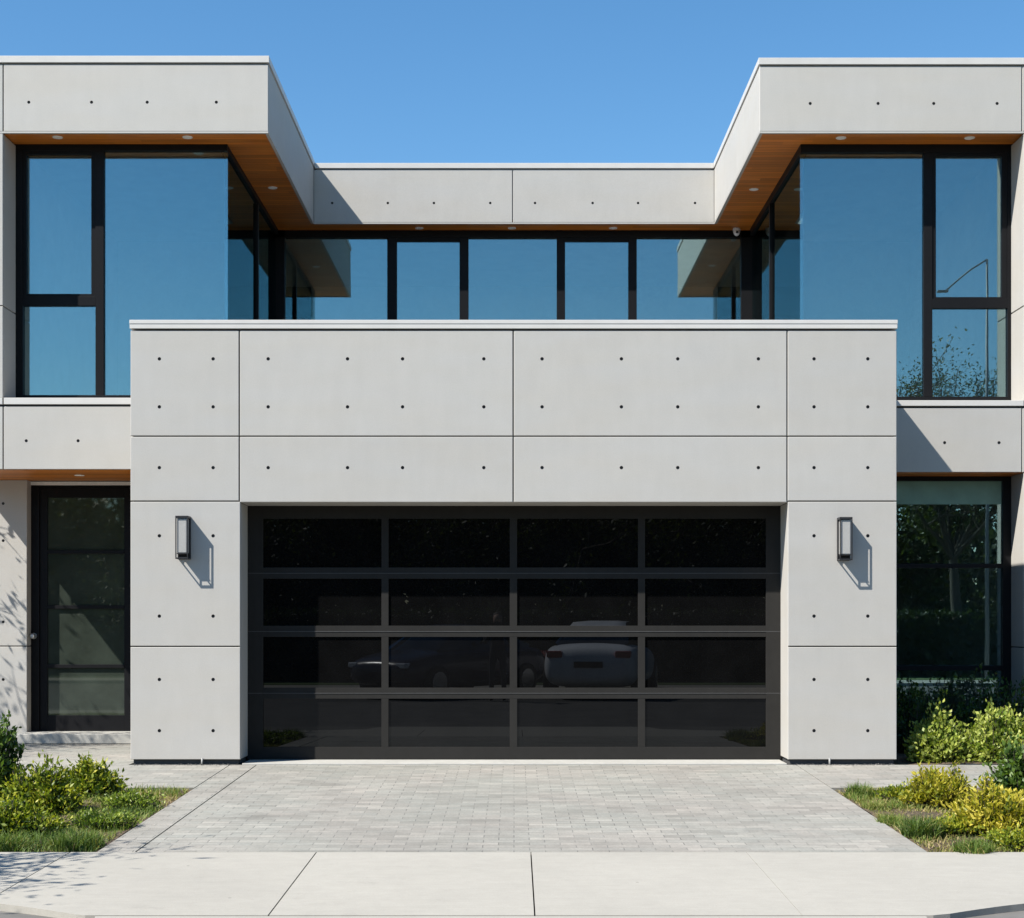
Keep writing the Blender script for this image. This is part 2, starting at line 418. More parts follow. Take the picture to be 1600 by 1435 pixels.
soil_sheet('soil', 3.66, 12, .0, 2.05, drop=-.0)
# across the street
b = MB(); b.prism([(-60, -22.5), (60, -22.5), (60, -20.5), (-60, -20.5)], -.55, -.2)
tag(b.build('far_sidewalk', M['sidewalk']), kind='structure')
b = MB(); b.prism([(-60, -60), (60, -60), (60, -22.51), (-60, -22.51)], -.58, -.19)
tag(b.build('far_lawn', mat_simple('lawn_green', (.06, .10, .025), .95, 0, .3, 6, .5)), kind='structure')

# ------------------------------------------------------------------ HOUSE
house = empty('house', (0, 0, 0), label='modern two storey house of pale grey concrete panels with black windows and a wide garage', cat='house')
def hb(mb, name, mats, bevel=0., label=None, parent=None):
    o = mb.build(name, mats, parent or house, bevel)
    if label: o['label'] = label
    return o
CM = [M['concrete'], M['hole']]
G = .0055  # half joint
def tone(): return rnd.uniform(.975, 1.02)

for px in (316, 1296):
    w = MB(); w.tube([(X(px), -.006, .012), (X(px), -.010, -.02), (X(px), -.014, -.052)], .009, 10); hb(w, 'drain_spout', M['trim_grey'])
# --- garage volume front
w = MB()
cols = [204, 374, 802, 1230, 1401]; rows = [516, 682, 783.5]
hx = [[249, 333], [419, 543, 629, 756], [847, 971, 1059, 1185], [1272, 1356]]
hrow = [[561, 636], [731]]
for ci in range(4):
    for ri in range(2):
        x0, x1 = X(cols[ci]) + (G if ci else 0), X(cols[ci + 1]) - (G if ci < 3 else 0)
        z1, z0 = Z(rows[ri]) - G, Z(rows[ri + 1]) + (G if ri == 0 or ci in (0, 3) else -.008)
        w.panel(x0, x1, z0, z1, 0, .024, [(X(a), Z(c)) for a in hx[ci] for c in hrow[ri]], t=tone())
prow = [783.5, 1010.5, 1187]
for ci in (0, 3):
    for ri, hr in enumerate(((837.5, 963), (1062, 1142))):
        x0, x1 = (X(204), X(375.3)) if ci == 0 else (X(1231.3), X(1401))
        w.panel(x0, x1, Z(prow[ri + 1]) + (G if ri == 0 else 0), Z(prow[ri]) - G, 0, .024, [(X(a), Z(c)) for a in hx[ci] for c in hr], t=tone())
# opening reveals and sides of the volume
ztop_open = Z(785.5)
mpL = lambda X0: (lambda u, v, ww: (X0 + ww, u, v))      # faces -X
mpR = lambda X0: (lambda u, v, ww: (X0 - ww, u, v))      # faces +X
w.panel(.026, YG + .1, 0, ztop_open, 0, .02, mp=mpR(X(375.3)), t=1.0)
w.panel(.026, YG + .1, 0, ztop_open, 0, .02, mp=mpL(X(1231.3)), t=1.0)
w.panel(X(375.3) + .0, X(1231.3) - .0, .026, YG + .1, 0, .02, mp=lambda u, v, ww: (u, v, ztop_open + ww), t=1.0)
for sgn, X0 in ((-1, X(204)), (1, X(1401))):
    mp = mpL(X0) if sgn < 0 else mpR(X0)
    for a, c in ((.03, YF + .4),):
        for z0, z1 in ((0, Z(1010.5) - G), (Z(1010.5) + G, Z(783.5) - G), (Z(783.5) + G, Z(682) - G), (Z(682) + G, Z(516) - G)):
            w.panel(a, c, z0, z1, 0, .022, [(a + .4, (z0 + z1) / 2), (c - .45, (z0 + z1) / 2)], mp=mp, t=tone())
hb(w, 'wall', CM, label='projecting concrete panel wall around the garage')
# dark core behind the joints
w = MB(); xa, xb = X(204) + .023, X(1401) - .023; zt = Z(516)
w.box(xa, X(375.3) - .021, .025, YF + .3, -.3, zt - .004)
w.box(X(1231.3) + .021, xb, .025, YF + .3, -.3, zt - .004)
w.box(X(375.3) - .0205, X(1231.3) + .0205, .0255, .30, ztop_open + .021, zt - .004)
w.box(X(375.3) - .0205, X(1231.3) + .0205, .3005, YG + .4, ztop_open + .021, 3.0)
w.box(X(375.3) - .0205, X(1231.3) + .0205, YG + .5, YG + .56, -.3, 3.0)
hb(w, 'wall_core', M['joint'])
# coping of the garage parapet
w = MB(); z1, z0 = Z(501), Z(514)
w.box(X(203), X(1402), -.012, .30, z0, z1)
w.box(X(203), X(204) + .30, .302, YW - .02, z0, z1 - .002); w.box(X(1401) - .30, X(1402), .302, YW - .02, z0, z1 - .002)
w.box(X(203) - .002, X(1402) + .002, -.016, .29, z0 + .045, z1 + .003)
hb(w, 'coping', M['coping'], .003)
w = MB(); w.box(X(204) + .3, X(1401) - .3, .3, YCW + .3, 3.35, 3.52); w.box(-3.2, 3.2, YF + .7, YCW + .3, 3.0, 3.35)
hb(w, 'roof_deck', M['roof'])

# --- wings: roof band, copings, soffits
ZS = Z(205.5, RF)                       # soffit level
XIL, XIR = X(419, RF), X(1187, RF)
ZT = {-1: (Z(88, RF), Z(98.5, RF), Z(101, RF)), 1: (Z(91, RF), Z(101.5, RF), Z(104, RF))}
WN = {-1: 'left', 1: 'right'}
for s in (-1, 1):
    fa = MB(); core = MB(); cop = MB()
    zt, zc, zp = ZT[s]; xi = XIL if s < 0 else XIR; xo = s * XO; xj = X(5, RF) if s < 0 else X(1597, RF)
    hs = [45, 143, 230, 338] if s < 0 else [1266, 1372, 1459, 1558]; hy = 160 if s < 0 else 162
    a, c = sorted((xi, xj)); 
    fa.panel(a + (G if s < 0 else 0), c - (0 if s < 0 else G), ZS, zp, YF, .024, [(X(q, RF), Z(hy, RF)) for q in hs], t=tone())
    a, c = sorted((xj, xo)); d = abs(c - a)
    fa.panel(a + (0 if s < 0 else G), c - (G if s < 0 else 0), ZS, zp, YF, .024, [(a + d * .5, Z(hy, RF))], t=tone())
    mp = mpR(xi) if s < 0 else mpL(xi)
    fa.panel(YF + .0245, YC - .002, ZS, zp, 0, .024, mp=mp, t=1.0)
    mp = mpL(xo) if s < 0 else mpR(xo)
    fa.panel(YF + .0245, 9., ZS, zp, 0, .024, mp=mp, t=1.0)
    x0, x1 = sorted((xi + s * .026, xo - s * .026))
    core.box(x0, x1, YF + .026, BACK, ZS + .04, zt - .02)
    x0, x1 = sorted((xi - s * .012, xo + s * .012))
    cop.box(x0, x1, YF - .014, YF + .28, zc, zt); 
    x0, x1 = sorted((xi - s * .012, xi + s * .28)); cop.box(x0, x1, YF + .281, YC + .26, zc, zt - .001)
    x0, x1 = sorted((xo + s * .012, xo - s * .28)); cop.box(x0, x1, YF + .281, BACK, zc, zt - .001)
    hb(fa, 'fascia', CM, label='deep concrete fascia of the %s wing' % WN[s]); hb(core, 'roof', M['roof']); hb(cop, 'coping', M['coping'], .003)
# centre band
fa = MB(); core = MB(); cop = MB()
zt, zc, zp = Z(255, RC), Z(263.5, RC), Z(265.5, RC); xm = X(801, RC)
for a, c, hs in ((XIL + .002, xm - G, (519, 606, 678, 766)), (xm + G, XIR - .002, (836, 926, 997, 1086))):
    fa.panel(a, c, ZS, zp, YC, .024, [(X(q, RC), Z(317.5, RC)) for q in hs], t=tone())
core.box(XIL + .03, XIR - .03, YC + .0265, BACK - .01, ZS + .041, zt - .022)
cop.box(XIL + .013, XIR - .013, YC - .014, YC + .255, zc, zt - .003)
hb(fa, 'fascia', CM); hb(core, 'roof', M['roof']); hb(cop, 'coping', M['coping'], .003)
# thin metal drip edge + cedar soffit boards (upper)
for s in (-1, 1):
    drip = MB(); so = MB()
    xi = XIL if s < 0 else XIR; xo = s * (XO - .03)
    a, c = sorted((xi - s * .0, xo)); drip.box(a, c, YF + .001, YF + .035, ZS - .018, ZS - .0005)
    a, c = sorted((xi, xi + s * .034)); drip.box(a, c, YF + .036, YC + .0, ZS - .018, ZS - .0005)
    a, c = sorted((xi + s * .0345, s * 5.45)); so.box(a, c, YF + .0355, YW + .13, ZS - .006, ZS + .03)
    a, c = sorted((xi + s * .0345, s * 3.28)); so.box(a, c, YW + .1305, YCW + .1, ZS - .006, ZS + .03)
    hb(drip, 'drip_edge', CM); hb(so, 'soffit', M['wood'])
drip = MB(); so = MB()
drip.box(XIL + .0, XIR - .0, YC + .001, YC + .03, ZS - .017, ZS - .001)
so.box(XIL - .034, XIR + .034, YC + .0305, YCW + .1, ZS - .006, ZS + .03)
hb(drip, 'drip_edge', CM); hb(so, 'soffit', M['wood'])
# --- spandrels between the storeys
ZB = {-1: Z(733.5, RF), 1: Z(738, RF)}
for s in (-1, 1):
    sp = MB(); sc = MB(); cp = MB()
    z1 = Z(635.5, RF) if s < 0 else Z(638, RF); zt = Z(622, RF) if s < 0 else Z(626, RF)
    xj = X(5, RF) if s < 0 else X(1597, RF); xi = s * 3.66; xo = s * XO
    hs = [(X(q, RF), Z(689, RF)) for q in (41, 122)] if s < 0 else [(X(q, RF), Z(692, RF)) for q in (1476, 1561)]
    a, c = sorted((xi, xj)); sp.panel(a + (G if s < 0 else 0), c - (0 if s < 0 else G), ZB[s], z1, YF, .024, hs, t=tone())
    a, c = sorted((xj, xo)); sp.panel(a + (0 if s < 0 else G), c - (G if s < 0 else 0), ZB[s], z1, YF, .024, [(a + .36, Z(690, RF))], t=tone())
    a, c = sorted((s * 3.6, s * (XO - .03))); sc.box(a, c, YF + .025, BACK - .02, ZB[s] + .04, zt - .03)
    a, c = sorted((xi, s * 5.372 if s < 0 else s * 5.355)); cp.box(a, c, YF - .012, YW + .02, z1 + .022, zt)
    a, c = sorted((s * 5.3855, s * (XO + .01))); cp.box(a, c, YF - .0125, YF + .02, z1 + .022, zt - .001)
    hb(sp, 'spandrel', CM, label='concrete spandrel between the storeys of the %s wing' % WN[s]); hb(sc, 'floor_slab', M['joint']); hb(cp, 'sill_coping', M['coping'], .003)
so = MB(); so.box(-XO + .02, -3.662, YF + .03, YD + .12, ZB[-1] - .004, ZB[-1] + .035)
hb(so, 'soffit', M['wood'], label='cedar soffit over the entrance')
so = MB(); so.box(3.662, 5.36, YF + .03, YW + .12, ZB[1] - .004, ZB[1] + .035); hb(so, 'soffit', M['wood'])
# --- upper pillars and outer walls
XPL, XPR = -5.385, 5.36
for s, xp in ((-1, XPL), (1, XPR)):
    pl = MB(); pc = MB()
    zlo = Z(622, RF) if s < 0 else Z(626, RF); xo = s * (XO - .02); zj = Z(478, RF)
    for z0, z1 in ((zlo + .002, zj - G), (zj + G, ZS - .02)):
        a, c = sorted((xp, xo)); pl.panel(a, c, z0, z1, YF + .002, .022, [((a + c) / 2, (z0 + z1) / 2)], t=tone())
        pl.panel(YF + .025, YW + .16, z0, z1, 0, .02, mp=(mpR(xp) if s < 0 else mpL(xp)), t=1.0)
        pl.panel(YF + .025, BACK, z0, z1, 0, .02, mp=(mpL(xo) if s < 0 else mpR(xo)), t=1.0)
    a, c = sorted((xp + s * .021, xo - s * .021)); pc.box(a, c, YF + .026, BACK - .03, zlo - .02, ZS + .0)
    hb(pl, 'side_wall', CM); hb(pc, 'wall_core', M['joint'])
# right lower pillar
pl = MB(); pc = MB(); XQ = XO - .02
for z0, z1 in ((0, Z(1012, RF) - G), (Z(1012, RF) + G, ZB[1] - .004)):
    pl.panel(XPR, XQ, z0, z1, YF + .002, .022, [(XPR + .35, (z0 + z1) / 2)], t=tone())
    pl.panel(YF + .025, YW + .16, z0, z1, 0, .02, mp=mpL(XPR), t=1.0)
    pl.panel(YF + .025, BACK, z0, z1, 0, .02, mp=mpR(XQ), t=1.0)
pc.box(XPR + .021, XQ - .021, YF + .026, BACK - .03, -.3, ZB[1] + .03)
hb(pl, 'side_wall', CM); hb(pc, 'wall_core', M['joint'])
pl = MB(); pc = MB()
# left lower wall (set back under the soffit)
XDW = X(42, RD)
for z0, z1, hz in ((0, Z(1010, RD) - G, (1062, 1142)), (Z(1010, RD) + G, ZB[-1] - .005, (787, 845, 972))):
    pl.panel(-XQ, XDW, z0, z1, YD, .024, [(X(5, RD), Z(q, RD)) for q in hz], t=tone())
    pl.panel(YD + .025, YD + .25, z0, z1, 0, .02, mp=mpR(XDW), t=1.)
    pl.panel(YD + .025, BACK, z0, z1, 0, .02, mp=mpL(-XQ), t=1.)
pc.box(-XQ + .021, XDW - .021, YD + .026, BACK - .03, -.3, ZB[-1] + .03)
pc.box(X(222, RD), -3.63, YD + .02, YD + .3, -.3, ZB[-1] + .03)
hb(pl, 'side_wall', CM); hb(pc, 'wall_core', M['joint'])
# --- interior surfaces seen through the glass
iw = MB()
iw.box(-5.36, -3.3, 6.4, 6.5, 3.66, ZS - .02); iw.box(3.3, 5.34, 6.4, 6.5, 3.66, ZS - .02); iw.box(-3.12, 3.12, 9.3, 9.4, 3.66, ZS)
iw.box(XPL - .03, XPL + .018, YW + .165, 8.9, 3.66, ZS); iw.box(XPR - .018, XPR + .03, YW + .165, 8.9, 3.66, ZS)
iw.box(3.63, 3.65, YW + .3, 7., 0, 2.9); iw.box(XPR - .018, XPR + .018, YW + .165, 7., 0, 2.9); iw.box(3.66, 5.34, 7., 7.1, 0, 2.9)
iw.box(XDW - .02, XDW + .03, YD + .3, 6.5, 0, 2.9); iw.box(XDW + .03, -3.66, 6.5, 6.6, 0, 2.9)
hb(iw, 'interior_wall', M['inwall'])
iw = MB(); iw.box(XPL, XPR, YCW + .12, 9.3, ZS - .012, ZS + .02); iw.box(XPL, -3.14, YW + .14, YCW + .119, ZS - .012, ZS + .02); iw.box(3.13, XPR, YW + .14, YCW + .119, ZS - .012, ZS + .02)
iw.box(3.65, XPR, YW + .13, 7., 2.86, 2.9); iw.box(XDW, -3.66, YD + .14, 6.5, 2.86, 2.9)
hb(iw, 'ceiling', M['inwall'])
iw = MB(); iw.box(XPL, -3.13, YW + .1, 9.3, 3.60, 3.665); iw.box(3.12, XPR, YW + .1, 9.3, 3.60, 3.665); iw.box(-3.12, 3.11, YCW + .1, 9.3, 3.60, 3.665)
hb(iw, 'floor', M['infloor']); iw = MB(); iw.box(3.65, XPR, YW + .1, 7., -.1, -.01);
hb(iw, 'floor', M['infloor']); iw = MB(); iw.box(XDW, -3.66, YD + .2, 6.5, -.1, .03)
hb(iw, 'floor', M['infloor'])
iw = MB(); iw.box(-XQ + .03, XQ - .03, BACK - .02, BACK, -.3, ZS + .1); hb(iw, 'rear_wall', M['joint'])

# --- windows
def window(name, r, bars, panes, th=.085, glass='glass', frame='frame', inset=.035, label=None, off=0.):
    f = MB(); y = yr(r) + off
    for i, q in enumerate(bars):
        a, c, t_, b_ = q[:4]; dy = q[4] if len(q) > 4 else 0.
        f.box(X(a, r), X(c, r), y + dy, y + th + (i % 3) * .0015, Z(b_, r), Z(t_, r))
    fo = hb(f, name, M[frame], .003, label)
    for (a, c, t_, b_) in panes:
        p = MB(); p.box(X(a, r) - .004, X(c, r) + .004, y + inset, y + inset + .01, Z(b_, r) - .004, Z(t_, r) + .004)
        p.build('pane', M[glass], fo)
    return fo
# left wing front: frame starts at reveal (px about 27)
window('window', RW, [(18, 355, 214, 235.5), (22, 35.5, 235.5, 628), (35.5, 355, 617.5, 628, .002), (149, 162, 235.5, 617.5, .001),
       (35.5, 149, 463, 478, .002), (35.5, 41, 235.5, 463, .012), (41, 142, 235.5, 241, .012), (142, 149, 235.5, 463, .012), (41, 142, 459, 463, .012)],
       [(41, 142, 241, 459), (35.5, 149, 478, 617.5), (162, 354.4, 235.5, 617.5)], label='corner window of the left wing, casement over a fixed light')
window('window', RW, [(1251, 1590, 216, 238.5), (1574.5, 1584, 238.5, 630), (1251, 1574.5, 620, 630, .002), (1443.5, 1457, 238.5, 620, .001),
       (1457, 1574.5, 467, 482, .002), (1566, 1574.5, 238.5, 467, .012), (1463, 1566, 238.5, 244, .012), (1457, 1463, 238.5, 467, .012), (1463, 1566, 464, 467, .012)],
       [(1463, 1566, 244, 464), (1457, 1574.5, 482, 620), (1251.6, 1443.5, 238.5, 620)], label='corner window of the right wing, casement over a fixed light')
# side returns of the corner windows
for s, xs in ((-1, X(355, RW)), (1, X(1251, RW))):
    f = MB(); x0, x1 = sorted((xs, xs + s * .085)); zb = 3.53
    f.box(x0, x1, YW + .088, YCW - .06, Z(235.5 if s < 0 else 238.5, RW), ZS + .01)
    ym = yr(.783); f.box(x0, x1, ym, ym + .07, zb + .1, Z(238.6, RW))
    f.box(x0, x1, YW + .088, YCW - .06, zb, zb + .1)
    fo = hb(f, 'window', M['frame'], .003, label='side return window of the %s wing' % ('left' if s < 0 else 'right'))
    for a, c in ((YW + .047, ym), (ym + .07, YCW - .05)):
        p = MB(); q0, q1 = sorted((xs + s * .03, xs + s * .04)); p.box(q0, q1, a + .001, c, zb + .09, Z(238, RW) + .01); p.build('pane', M['glass'], fo)
# centre band of windows
bars = [(427, 1175, 345, 371.5), (419, 445, 345, 640), (1158, 1182, 345, 640)]
for a, c in ((605, 620), (718, 732), (870, 883), (982, 995)): bars.append((a, c, 371.5, 640, .001))
for a, c in ((620, 718), (883, 982)): bars += [(a, c, 371.5, 377.5, .012)]
bars.append((445, 1158, 628, 640, .002))
window('window', RCW, bars, [(445, 605, 371.5, 628), (620, 718, 377.5, 628), (732, 870, 371.5, 628), (883, 982, 377.5, 628), (995, 1158, 371.5, 628)], th=.10,
       label='wide band of five lights across the recessed centre')
# lower right window
window('window', RW, [(1330, 1590, 738, 751.5), (1567, 1583, 751.5, 1180), (1330, 1567, 881, 888, .002), (1330, 1567, 1040, 1048, .002), (1330, 1567, 1160, 1180, .002), (1322, 1336, 751.5, 1180, .001)],
       [(1336, 1567, 751.5, 882), (1336, 1567, 887.5, 1041), (1336, 1567, 1048, 1160)], label='tall ground floor window behind the hedge')
# entrance door
rd = .832; yd = yr(rd)
f = MB()
for q in ((38, 62, 740, 1150), (62, 226, 740, 762), (212, 226, 762, 1150)):
    f.box(X(q[0], rd), X(q[1], rd), yd - .02, yd + .11, Z(q[3], rd), Z(q[2], rd))
hb(f, 'door_frame', M['jamb'], .003)
def solid(name, r, bars, panes, th, glass, frame, inset, label, y):
    f = MB()
    for i, q in enumerate(bars):
        a, c, t_, b_ = q[:4]; dy = q[4] if len(q) > 4 else 0.
        f.box(X(a, r), X(c, r), y + dy, y + th + (i % 3) * .0015, Z(b_, r), Z(t_, r))
    fo = hb(f, name, frame, .0015, label)
    for (a, c, t_, b_) in panes:
        p = MB(); p.box(X(a, r) - .004, X(c, r) + .004, y + inset, y + inset + .01, Z(b_, r) - .004, Z(t_, r) + .004); p.build('pane', M[glass], fo)
    return fo
door = solid('door', rd, [(62.5, 74, 762.5, 1144), (194, 211.5, 762.5, 1144), (74, 194, 762.5, 778), (74, 194, 1118, 1144),
        (74, 194, 860, 865.5, -.006), (74, 194, 946, 951.5, -.006), (74, 194, 1038.5, 1044, -.006)],
        [(74, 194, 778, 861), (74, 194, 864.5, 947), (74, 194, 951, 1039.5), (74, 194, 1043.5, 1118)], .05, 'doorglass', M['frame'], .022, 'black entrance door with four smoked glass lights', yd + .005)
h = MB(); hc = Vector((X(54, rd), yd - .02, Z(994, rd)))
h.tube([hc + Vector((0, .0, 0)), hc + Vector((0, -.012, 0))], .034, 16); h.tube([hc + Vector((0, -.01, 0)), hc + Vector((0, -.05, 0))], .012, 10)
h.tube([hc + Vector((0, -.045, 0)), hc + Vector((0, -.055, 0)), hc + Vector((0, -.075, 0)), hc + Vector((0, -.085, 0))], [.018, .03, .03, .018], 16)
h.build('handle', M['steel'], door)
b = MB(); b.box(X(40, RD) , X(226, RD), 2.56, yd + .1, -.045, Z(1145.5, .845)); hb(b, 'threshold', M['step'], .005)
# garage door
bars = [(386, 411, 789, 1187), (1197, 1221, 789, 1187), (411, 1197, 789, 810.5), (411, 1197, 1167.5, 1186.5), ]
for a, c in ((887, 904.5), (978, 995.5), (1075, 1092)): bars.append((411, 1197, a, c, .003))
rowsG = [(810.5, 887), (904.5, 978), (995.5, 1075), (1092, 1167.5)]
colsG = [(411, 596), (607, 796.5), (808, 997), (1008, 1197)]
for a, c in ((596, 607), (796.5, 808), (997, 1008)):
    for t_, b_ in rowsG: bars.append((a, c, t_, b_, .004))
solid('garage_door', RG, bars, [(a, c, t_, b_) for t_, b_ in rowsG for a, c in colsG], .055, 'blackglass', M['gframe'], .020, 'wide garage door of sixteen black glass panes', YG)
f = MB()  # panel seams between the four door sections
for y_ in (896, 987, 1083.5):
    f.box(X(387, RG), X(1220, RG), YG - .0015, YG + .002, Z(y_ + .5, RG), Z(y_ - .5, RG))
hb(f, 'section_seam', M['joint'])

# ------------------------------------------------------------------ LANTERNS
def lantern():
    root = empty('wall_lantern')
    W, H, D = .120, .405, .136; e = .010
    f = MB()
    f.box(-W/2, W/2, -.014, 0, -H/2, H/2)                                   # back plate
    f.box(-W/2, W/2, -D, -.0145, H/2 - .022, H/2); f.box(-W/2, W/2, -D, -D + e, -H/2, -H/2 + .014)
    for x in (-W/2, W/2 - e):
        f.box(x, x + e, -D, -D + e, -H/2 + .0145, H/2 - .0225)
        f.box(x, x + e, -D + e + .0005, -.0145, -H/2, -H/2 + .012)
        f.box(x, x + e, -.030, -.0145, -H/2 + .0125, H/2 - .0225)
    f.build('frame', M['lampblack'], root, .0015)
    d = MB(); d.box(-.046, .046, -.124, -.0148, -H/2 + .055, H/2 - .024); d.build('diffuser', M['lampdiff'], root, .008)
    d = MB(); d.box(-.048, .048, -.126, -.0148, -H/2 + .046, -H/2 + .0545); d.build('diffuser_tray', M['lampblack'], root, .002)
    return root
L = lantern(); L.location = (X(288.5), 0, Z(841)); tag(L, 'black box lantern on the panel between the entrance door and the garage door', 'wall lantern', 'box lanterns flanking the garage door')
L2 = copy_tree(L); L2.location = (X(1317.5), 0, Z(843)); L2['label'] = 'black box lantern on the panel between the garage door and the tall right window'

# ------------------------------------------------------------------ DOWNLIGHTS
def downlight():
    root = empty('downlight'); t = MB(); n = 24
    k = len(t.v); rr = [(.052, 0), (.075, -.004), (.078, 0)]
    pts = [(.045, .012), (.052, -.004), (.072, -.006), (.078, -.001)]
    for r_, z in pts:
        t.v += [(r_ * math.cos(2 * PI * i / n), r_ * math.sin(2 * PI * i / n), z) for i in range(n)]
    for q in range(3):
        for i in range(n):
            j = (i + 1) % n; t.face([q * n + i, q * n + j, (q + 1) * n + j, (q + 1) * n + i])
    t.build('trim_ring', M['trim'], root)
    g = MB(); g.tube([(0, 0, -.0035), (0, 0, .006)], .051, 24); g.build('lens', M['lamplens'], root)
    return root
dl = downlight(); first = True
def at_z(px, py, z):   # point on a horizontal plane that the photo shows at (px,py)
    d = (z - EYE) * DIST * PPM / (VY - py); return ((px - VX) * d / (DIST * PPM), d - DIST)
spots = [(90, 214.5, ZS, 'recessed downlight in the wood soffit above the left wing casement'),
         (293, 214.5, ZS, 'recessed downlight in the wood soffit above the large left pane'),
         (426, 293.5, ZS, 'recessed downlight in the inner soffit strip of the left wing'),
         (655, 356.5, ZS, 'leftmost recessed downlight under the centre fascia'),
         (800, 356.5, ZS, 'recessed downlight under the joint of the centre fascia'),
         (958, 356.5, ZS, 'rightmost recessed downlight under the centre fascia'),
         (1178, 296, ZS, 'recessed downlight in the inner soffit strip of the right wing'),
         (1314, 215.5, ZS, 'recessed downlight in the wood soffit above the large right pane'),
         (1515, 215.5, ZS, 'recessed downlight in the wood soffit above the right wing casement'),
         (124, 743, ZB[-1], 'recessed downlight in the wood soffit above the entrance door')]
for i, (px, py, z, lab) in enumerate(spots):
    o = dl if i == 0 else copy_tree(dl); x, y = at_z(px, py, z - .006)
    o.scale = (.72, .72, 1); o.location = (x, y, z - (.0065 if z == ZS else .0045)); tag(o, lab, 'downlight', 'recessed downlights in the wood soffits')
# security camera under the right inner soffit corner
sx, sy = at_z(1151, 356, ZS)
cam_t = empty('security_camera', (sx, sy, ZS - .006), label='small white dome security camera under the soffit by the right wing', cat='security camera')
c = MB(); c.tube([(0, 0, 0), (0, 0, -.03)], .05, 20); c.build('mount', M['camwhite'], cam_t)
c = MB(); c.tube([(0, 0, -.03), (0, 0, -.055), (0, -.0, -.085), (0, 0, -.103)], [.047, .045, .034, .012], 20); c.build('housing', M['camwhite'], cam_t)
c = MB(); c.tube([(0, -.03, -.06), (0, -.052, -.066)], .016, 14); c.build('lens', M['lens'], cam_t)

# ------------------------------------------------------------------ VEGETATION
def nrm(v): return v / np.maximum(np.linalg.norm(v, axis=-1, keepdims=True), 1e-9)
def leaves(name, P, D, L, asp, tones, mat, parent, rs, fold=.25, droop=0.):
    n = len(P); D = nrm(D); side = nrm(np.cross(D, rs.normal(size=(n, 3)))); N = np.cross(side, D)
    L = L[:, None]
    mid = P + D * L * .45
    a = mid + side * L * asp * .5 + N * L * fold * .3; c = mid - side * L * asp * .5 + N * L * fold * .3
    tip = P + D * L - N * L * droop
    V = np.stack([P, a, tip, c], 1).reshape(-1, 3)
    k = np.arange(n)[:, None] * 4
    F = np.concatenate([k + np.array([[0, 1, 2]]), k + np.array([[0, 2, 3]])], 0)
    return quadmesh(name, V, F, np.concatenate([tones, tones]), mat, parent)

def shrub(name, loc, rx, ry, h, mat, seed, ntw=150, per=16, L=.04, asp=.5, label='', group=None, cat='shrub', up=.35, lump=.18, tonebase=.5):
    rs = np.random.RandomState(seed); root = empty(name, loc, label=label, cat=cat, group=group)
    # twig ends on a lumpy dome
    th = rs.rand(ntw) * 2 * PI; ph = np.arccos(rs.rand(ntw) * 1.0)
    d = np.stack([np.sin(ph) * np.cos(th), np.sin(ph) * np.sin(th), np.cos(ph) * .95 + .05], 1)
    lum = 1 + lump * (np.sin(d[:, 0] * 5 + seed) * np.cos(d[:, 1] * 4 + seed * 2) + .7 * rs.randn(ntw) * .6)
    rad = rs.uniform(.62, 1.05, ntw) * lum
    E = d * rad[:, None] * np.array([rx, ry, h])
    E[:, 2] = np.maximum(E[:, 2], .05)
    B = np.stack([E[:, 0] * .25, E[:, 1] * .25, np.zeros(ntw)], 1)
    st = MB()
    for i in range(0, ntw):
        m_ = (B[i] + E[i]) / 2 + np.array([0, 0, -.04 * h]) + np.array([E[i][0], E[i][1], 0]) * .12
        st.tube([B[i], m_, E[i]], [.006, .004, .002], 4, cap=False)
    st.build('stem', M['bark'], root)
    t = rs.rand(ntw, per) ** .6 * .5 + .5
    P = B[:, None] * (1 - t[..., None]) + E[:, None] * t[..., None]
    P = P + rs.normal(size=P.shape) * .022
    ax = nrm(E - B)[:, None]
    Dr = ax * .55 + rs.normal(size=P.shape) * .62 + np.array([0, 0, up])
    tw = rs.normal(0, .17, ntw)[:, None]
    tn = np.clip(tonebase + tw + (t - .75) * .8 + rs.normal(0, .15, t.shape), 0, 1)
    P = P.reshape(-1, 3); P[:, 2] = np.maximum(P[:, 2], .01)
    leaves('foliage', P, Dr.reshape(-1, 3), rs.uniform(.65, 1.25, P.shape[0]) * L, asp, tn.ravel(), mat, root, rs)
    return root

def blades(P, H, rs, wd=.005, lean=.5, seg=3, tones=None, name='grass', parent=None, mat=None, dirs=None):
    n = len(P); th = rs.rand(n) * 2 * PI
    if dirs is None: dirs = np.stack([np.cos(th), np.sin(th), np.zeros(n)], 1)
    le = rs.rand(n) * lean * H * 1.2; side = np.stack([-dirs[:, 1], dirs[:, 0], np.zeros(n)], 1)
    tw = rs.normal(0, .7, n)[:, None]; side = nrm(side * np.cos(tw) + dirs * np.sin(tw))
    rowsv = []
    for q in range(seg + 1):
        u = q / seg; c = P + dirs * (le * u ** 1.8)[:, None] + np.array([0, 0, 1.]) * (H * (u - .28 * u ** 3 * (le / np.maximum(H, 1e-5))))[:, None]
        ww = wd * (1 - u ** 1.5) * .5 + .0004
        rowsv += [c - side * ww, c + side * ww]
    V = np.stack(rowsv, 1).reshape(-1, 3); k = np.arange(n)[:, None] * (2 * seg + 2)
    F = np.concatenate([k + np.array([[2 * q, 2 * q + 1, 2 * q + 3, 2 * q + 2]]) for q in range(seg)], 0)
    return quadmesh(name, V, F, np.concatenate([tones] * seg), mat or M['grass'], parent)

